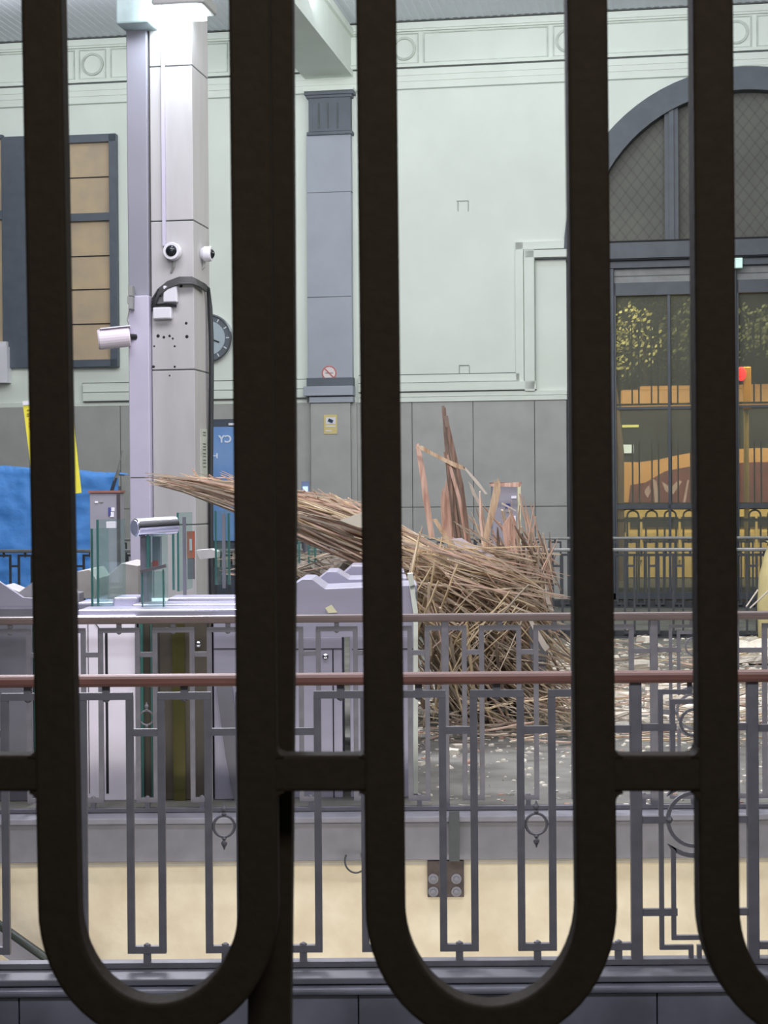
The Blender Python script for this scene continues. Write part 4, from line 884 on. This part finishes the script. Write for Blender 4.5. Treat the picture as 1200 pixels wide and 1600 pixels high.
def zfix(v): return v if v.z > .012 else Vector((v.x, v.y, .012 + rn.random() * .02))
laths = [(zfix(a), zfix(c), w, m_, g) for a, c, w, m_, g in laths]
order = sorted(range(len(laths)), key=lambda i: -((laths[i][1] - laths[i][0]).length * laths[i][2] / laths[i][0].y))
single = set(order[:285]); stuff = {}
CN = ('tan', 'pinkish', 'greyish', 'straw yellow', 'dark brown')
def topx(p): v = p - EYE; k = v.dot(fw); return 600 + F * v.dot(RT) / k, 800 - F * v.dot(UP) / k
def lathlabel(g, p, L, mi):
    x, y = topx(p); sz = 'long ' if L > .85 else ('short ' if L < .5 else '')
    if g == 'fan':
        c_, s_ = fanc(x); v = 'upper' if y < c_ - s_ * .3 else ('lower' if y > c_ + s_ * .3 else 'middle')
        z = 'near its tip' if x < 330 else ('behind the second gate bar' if x < 455 else ('between the middle gate bars' if x < 560 else 'at its root'))
        return '%s%s cane in the fan\'s %s layer, %s' % (sz, CN[mi], v, z)
    z = 'left' if x < 700 else ('middle' if x < 790 else 'right'); v = 'above both handrails' if y < 955 else ('between the handrails' if y < 1050 else 'below both handrails')
    d = {'crown': 'lying on the heap crown', 'slope': 'sloping across the heap face', 'hanging': 'hanging steeply from the heap', 'right': 'bristling at the heap top', 'foot': 'at the heap foot', 'back': 'beyond the ticket barriers', 'floor': 'loose on the hall floor'}[g]
    return '%s%s cane %s, %s side, %s' % (sz, CN[mi], d, z, v)
for i, (a, c, w, mi, g) in enumerate(laths):
    me, v, f = LM[mi * 3 + i % 3]
    if i in single:
        o = bpy.data.objects.new('cane_lath', me); COL.objects.link(o); o.matrix_world = basis(a, c, w)
        tag(o, lathlabel(g, (a + c) / 2, (c - a).length, mi), 'lath', GL[g][1])
    else:
        B = stuff.setdefault(mi, ([], [])); M = basis(a, c, w); n0 = len(B[0]); B[0].extend([M @ Vector(q) for q in v]); B[1].extend([[k + n0 for k in ff] for ff in f])
# one litter object holding the rest, several materials
me = bpy.data.meshes.new('cane_litter'); V = []; Fc = []; MI = []
for mi, (vv, ff) in stuff.items():
    n0 = len(V); V.extend(vv); Fc.extend([[k + n0 for k in q] for q in ff]); MI.extend([mi] * len(ff))
me.from_pydata(V, [], Fc)
for m_ in M_L: me.materials.append(m_)
me.polygons.foreach_set('material_index', MI); o = bpy.data.objects.new('cane_litter', me); COL.objects.link(o)
tag(o, 'tangle of smaller split canes and splinters throughout the debris heap', 'cane debris', kind='stuff')
# core of the heap
def mound(name, outline, Y0, thick, m, lab, amp=.06, seed=0):
    """lumpy solid behind the canes, outline of pixels at depth Y0"""
    b = MB(); pts = [at(x, y, Y0) for x, y in outline]; cx = sum(p.x for p in pts) / len(pts); cz = sum(p.z for p in pts) / len(pts)
    n = len(pts); rings = []
    for (s_, dy) in ((.15, -thick * .55), (.55, -thick * .48), (.85, -thick * .25), (1, 0), (.92, thick * .5), (.6, thick * .9), (.1, thick)):
        r = []
        for k in range(n * 4):
            i = k // 4; t = (k % 4) / 4; p = pts[i].lerp(pts[(i + 1) % n], t)
            q = Vector((cx + (p.x - cx) * s_, Y0 + dy, cz + (p.z - cz) * s_)); nn = mnoise.noise(q * 7 + Vector((seed, 0, 0))) * amp + mnoise.noise(q * 19) * amp * .5
            q += Vector((nn, -nn * 1.5, nn)); q.z = max(.0, q.z); r.append(b.P(q))
        rings.append(r)
    N_ = n * 4
    for i in range(len(rings) - 1):
        for k in range(N_): b.f.append([rings[i][k], rings[i][(k + 1) % N_], rings[i + 1][(k + 1) % N_], rings[i + 1][k]])
    b.f.append(rings[0][::-1]); b.f.append(rings[-1]); return tag(b.build(name, m), lab, 'rubble', kind='stuff')
M_core = mat('heap_core', (150, 130, 110), .9, var=.4, scale=22, bump=.6, rgb2=(92, 78, 66), detail=8, stretch=(1, 1, .35))
mound('debris_mass', [(600, 872), (660, 866), (740, 880), (830, 896), (852, 930), (850, 1000), (862, 1060), (850, 1100), (790, 1110), (730, 1112), (690, 1100), (670, 1040), (655, 960)], 12.75, .5, M_core, 'packed brown core of the cane debris heap')
mound('debris_mass', [(400, 884), (450, 876), (520, 872), (600, 870), (640, 900), (640, 935), (520, 940), (400, 935)], 14.9, .5, mat('grey_rubble', (128, 120, 110), .9, var=.4, scale=18, bump=.5, rgb2=(84, 80, 74)), 'low grey rubble bank beyond the ticket barriers', seed=5)
b = MB(); rn2 = random.Random(5)
# standing bundle of dark strips
M_S2 = mat('slat_brown', (150, 122, 106), .8, scale=1.6, rgb2=(96, 76, 66), stretch=(30, 30, 2)); M_S3 = mat('slat_pink', (214, 182, 164), .8, scale=1.6, rgb2=(170, 132, 114), stretch=(26, 26, 3))
sbn = thing('plank_bundle', 'tall dark splintered wooden bundle standing out of the heap', 'wooden bundle', at(715, 870, 12.4))
for k in range(9):
    xt = 692 + k * .9 + rn2.uniform(-1, 1); yt = 634 + rn2.uniform(0, 70) * (k > 2) + k * 3; xb_ = 718 + (k - 1) * 2.6; b = MB(); Y = 12.4 + rn2.uniform(-.04, .04)
    mid = ((xt + xb_) / 2 - 4 + k * .9, (yt + 850) / 2)
    p = [at(xt, yt, Y), at(xt + (mid[0] - xt) * .5, (yt + mid[1]) / 2, Y), at(mid[0], mid[1], Y), at(xb_, 875, Y)]
    wbt = .019 + .005 * (k % 3)
    b.path(p, wbt, .012, (0, 1, 0)); b.build('wood_strip', (M_L[4], M_S2, M_S3, M_S2, M_L[4])[k % 5], sbn)
M_S = [mat('slat_pink', (214, 182, 164), .8, scale=1.6, rgb2=(170, 132, 114), stretch=(26, 26, 3)), mat('slat_tan', (216, 192, 160), .8, scale=1.6, rgb2=(172, 140, 112), stretch=(26, 26, 4)), mat('slat_brown', (150, 122, 106), .8, scale=1.6, rgb2=(96, 76, 66), stretch=(30, 30, 2))]
def plank(pl, Y, lab, m, th=.02, nm='wooden_slat', cat='wood slat'):
    b = MB(); poly_f(b, pl, Y, Y + th); return tag(b.build(nm, m), lab, cat)
plank([(649, 696), (654, 692), (660, 712), (668, 760), (679, 840), (671, 842), (661, 780), (655, 735)], 12.45, 'thin pinkish slat leaning left of the dark standing bundle', M_S[0])
plank([(650, 699), (659, 696), (676, 706), (700, 718), (726, 729), (727, 735), (712, 731), (699, 724), (670, 709)], 12.35, 'tan slat crossing in front of the dark standing bundle', M_S[1])
plank([(722, 728), (727, 730), (748, 753), (762, 772), (758, 772), (744, 756)], 12.35, 'pale thin splinter running right from the crossing slat', mat('cane_pale', (214, 204, 190), .7))
plank([(732, 752), (738, 758), (745, 775), (756, 790), (750, 792), (738, 772)], 12.5, 'short whitish splinter right of the dark standing bundle', MATS['cane_pale'])
plank([(689, 775), (692, 760), (694, 768), (697, 748), (700, 764), (703, 758), (705, 800), (706, 845), (692, 848), (689, 800)], 12.7, 'short wide pink slat between the thin slat and the bundle', M_S[0])
plank([(703, 785), (710, 775), (714, 800), (716, 845), (705, 845)], 12.75, 'low pinkish slat touching the left side of the bundle', M_S[0])
plank([(773, 750), (776, 755), (778, 747), (781, 752), (782, 768), (776, 795), (766, 830), (760, 860), (753, 862), (757, 830), (766, 790), (771, 765)], 12.1, 'forked pale slat leaning right in front of the machine behind the heap', M_S[1])
plank([(676, 812), (682, 810), (708, 850), (704, 858)], 12.1, 'short pale splinter pointing to the white board on the heap', M_S[1])
plank([(765, 756), (812, 753), (815, 757), (812, 761), (766, 760)], 14.5, 'thin pinkish strip lying on top of the machine behind the heap', M_S[0])
plank([(785, 822), (800, 800), (806, 815), (814, 880), (800, 884), (788, 850)], 12.6, 'broad ragged pink slat at the right before the machine', M_S[0])
plank([(785, 785), (806, 797), (806, 799), (784, 788)], 12.0, 'pale splinter slanting across the machine behind the heap', MATS['cane_pale'])
plank([(706, 842), (722, 841), (745, 855), (772, 868), (772, 876), (745, 874), (724, 868), (715, 858)], 12.0, 'white lavender board lying on the crown of the heap', mat('board_white', (214, 206, 216), .6, var=.05), .03, 'plaster_board', 'board')
plank([(530, 813), (545, 808), (566, 800), (580, 810), (580, 826), (560, 824)], 12.1, 'pale triangular board on the cane fan beside the middle gate bar', mat('board_cream', (214, 208, 188), .6, var=.05), .03, 'plaster_board', 'board')
plank([(824, 966), (830, 966), (858, 1012), (852, 1018), (846, 1010)], 11.7, 'white edged strip slanting at the right of the heap', MATS['cane_pale'])
plank([(830, 966), (826, 985), (832, 1050), (852, 1055), (855, 1014), (842, 990)], 11.8, 'grey board under the white edged strip at the right of the heap', mat('board_grey', (120, 120, 124), .7), .02, 'plaster_board', 'board')
b = MB(); b.prism([at(x, y, 12.2) for x, y in ((851, 900), (855, 925), (862, 945), (866, 955), (858, 953), (852, 935))], (0, .02, 0)); tag(b.build('peeled_strip', MATS['cane_pale']), 'white peeled strip on the right shoulder of the heap', 'strip')
plank([(306, 860), (330, 858), (340, 862), (340, 871), (312, 874)], 13.5, 'white crushed board behind the glass panes left of the thick gate post', mat('board_pale', (208, 206, 206), .6), .2, 'plaster_board', 'board')
# ================================================================== RUBBLE ON THE FLOOR
M_R = [mat('plaster_chunk', (236, 230, 214), .9, var=.08, scale=9), mat('plaster_chunk_grey', (190, 188, 178), .9, var=.12, scale=9), mat('brick_chunk', (176, 142, 124), .9, var=.15, scale=9)]
def chunkmesh(i):
    rn = random.Random(i + 50); n = rn.randint(5, 8); v = []; f = []
    ang = sorted(rn.uniform(0, 2 * math.pi) for _ in range(n)); rr = [rn.uniform(.5, 1) for _ in range(n)]
    for zl_, sc in ((0, 1), (rn.uniform(.5, 1), rn.uniform(.7, .95))):
        for a, r in zip(ang, rr): v.append((math.cos(a) * r * sc, math.sin(a) * r * sc, zl_ * rn.uniform(.7, 1) if zl_ else 0))
    f.append(list(range(n))[::-1]); f.append([n + k for k in range(n)])
    for k in range(n): f.append([k, (k + 1) % n, n + (k + 1) % n, n + k])
    return v, f
CM = []
for k in range(9):
    v, f = chunkmesh(k); me = bpy.data.meshes.new('chunk'); me.from_pydata(v, [], f); me.materials.append(M_R[0 if k < 6 else (1 if k < 8 else 2)]); CM.append((me, v, f, 0 if k < 6 else (1 if k < 8 else 2)))
ch = []
for i in range(130):
    z_ = rn.random()
    if z_ < .45: x, y = rn.uniform(890, 1230), rn.uniform(1080, 1135); s_ = rn.uniform(.07, .24)
    elif z_ < .75: x, y = rn.uniform(880, 1230), rn.uniform(1000, 1085); s_ = rn.uniform(.06, .22)
    elif z_ < .88: x, y = rn.uniform(640, 900), rn.uniform(1100, 1200); s_ = rn.uniform(.03, .09)
    else: x, y = rn.uniform(640, 1200), rn.uniform(1160, 1250); s_ = rn.uniform(.015, .05)
    ch.append((fl(x, y), s_, s_ * rn.uniform(.12, .5)))
for x, y, s_ in ((860, 1115, .16), (795, 1125, .10), (705, 1178, .10), (655, 1195, .07), (700, 1200, .06), (650, 1225, .07), (1105, 1085, .16), (985, 1050, .2), (940, 1120, .2), (1185, 1010, .3), (1150, 1000, .25), (1170, 1030, .28), (900, 1008, .18), (985, 990, .12)):
    ch.append((fl(x, y), s_, s_ * rn.uniform(.3, .6)))
for i, (p, s_, h_) in enumerate(ch):
    me = CM[i % 9][0] if i < 130 else CM[i % 6][0]; o = bpy.data.objects.new('plaster_chunk', me); COL.objects.link(o); o.location = p; o.scale = (s_, s_ * .8, h_); o.rotation_euler = (0, 0, rn.uniform(0, 6.28))
    x, y = topx(p); nm_ = ('white', 'greyish', 'brick-pink')[CM[i % 9][3] if i < 130 else 0]
    zz_ = 'in front of the heap' if x < 860 else ('between the right gate bars' if x < 1085 else 'at the right edge of view')
    yy_ = 'past the second railing' if y > 1165 else ('level with the heap foot' if y > 1085 else ('behind the nearest handrail' if y > 1040 else 'far back by the plinth'))
    tag(o, '%s %s plaster lump %s, %s' % ('large' if s_ > .15 else ('small' if s_ < .07 else 'mid-size'), nm_, zz_, yy_), 'plaster chunk', 'fallen plaster lumps on the floor')
V = []; Fc = []; MI = []
for i in range(3400):
    r_ = rn.random()
    if r_ < .5: x, y = rn.uniform(600, 1230), rn.gauss(1110, 32)
    elif r_ < .8: x, y = rn.uniform(640, 1230), rn.uniform(985, 1265)
    else: x, y = rn.uniform(860, 1230), rn.uniform(985, 1100)
    if y < 980: continue
    if y > 1262: continue
    p = fl(x, y); s_ = rn.uniform(.006, .028) * (1 if y > 1150 else 1.7); _, v, f, mi = CM[rn.randrange(9)]; a = rn.uniform(0, 6.28); ca, sa = math.cos(a), math.sin(a); n0 = len(V); hz = s_ * rn.uniform(.2, .8)
    V.extend([p + Vector(((q[0] * ca - q[1] * sa) * s_, (q[0] * sa + q[1] * ca) * s_, q[2] * hz)) for q in v]); Fc.extend([[k + n0 for k in ff] for ff in f]); MI.extend([mi] * len(f))
me = bpy.data.meshes.new('plaster_crumbs'); me.from_pydata(V, [], Fc)
for m_ in M_R: me.materials.append(m_)
me.polygons.foreach_set('material_index', MI); o = bpy.data.objects.new('plaster_crumbs', me); COL.objects.link(o)
tag(o, 'countless small plaster crumbs scattered over the hall floor', 'rubble', kind='stuff')
mound('plaster_heap', [(1135, 1044), (1150, 1012), (1165, 1002), (1178, 1010), (1196, 998), (1235, 1004), (1240, 1048)], 16.6, .5, MATS['plaster_chunk'], 'low heap of crushed white plaster at the right edge of view', amp=.05, seed=9)
b = MB(); b.fbox(471, 752, 483, 776, 19.2, 19.3); sc = tag(b.build('small_screen', mat('screen_case', (120, 140, 180), .4)), 'small pale blue screen beyond the cane fan, right of the thick post', 'screen')
b = MB(); b.fbox(473, 760, 481, 770, 19.185, 19.2); b.build('lit_spot', mat('lit_blue', (190, 215, 250), .5, emit=.8), sc)
b = MB(); b.tube([at(477, 776, 19.25), Vector((at(477, 776, 19.25).x, 19.25, 0))], .03, 8); b.build('stand', M_steel_dk, sc)
# pale sack and two canes at the right edge
b = MB(); c = at(1206, 945, 18); prof = [(0, .10), (.05, .14), (.3, .15), (.5, .13), (.65, .07), (.72, .03), (.74, .06)]; b.lathe(Vector((c.x, 18, .0)), (0, 0, 1), [(h * 1.5, r) for h, r in prof], 16)
tag(b.build('sack', mat('sack_cream', (222, 208, 150), .7, var=.1), smooth=True), 'pale cream sack standing at the right edge before the door', 'sack')
for i, (xa, ya, xb2, yb2) in enumerate(((1166, 948, 1184, 922), (1172, 950, 1202, 922))):
    b = MB(); b.tube([at(xa, ya, 15.5), at(xb2, yb2, 15.7)], .008, 5); tag(b.build('loose_stick', MATS['cane_pale']), ('steeper pale stick at the right edge near the sack', 'flatter pale stick at the right edge near the sack')[i], 'stick')
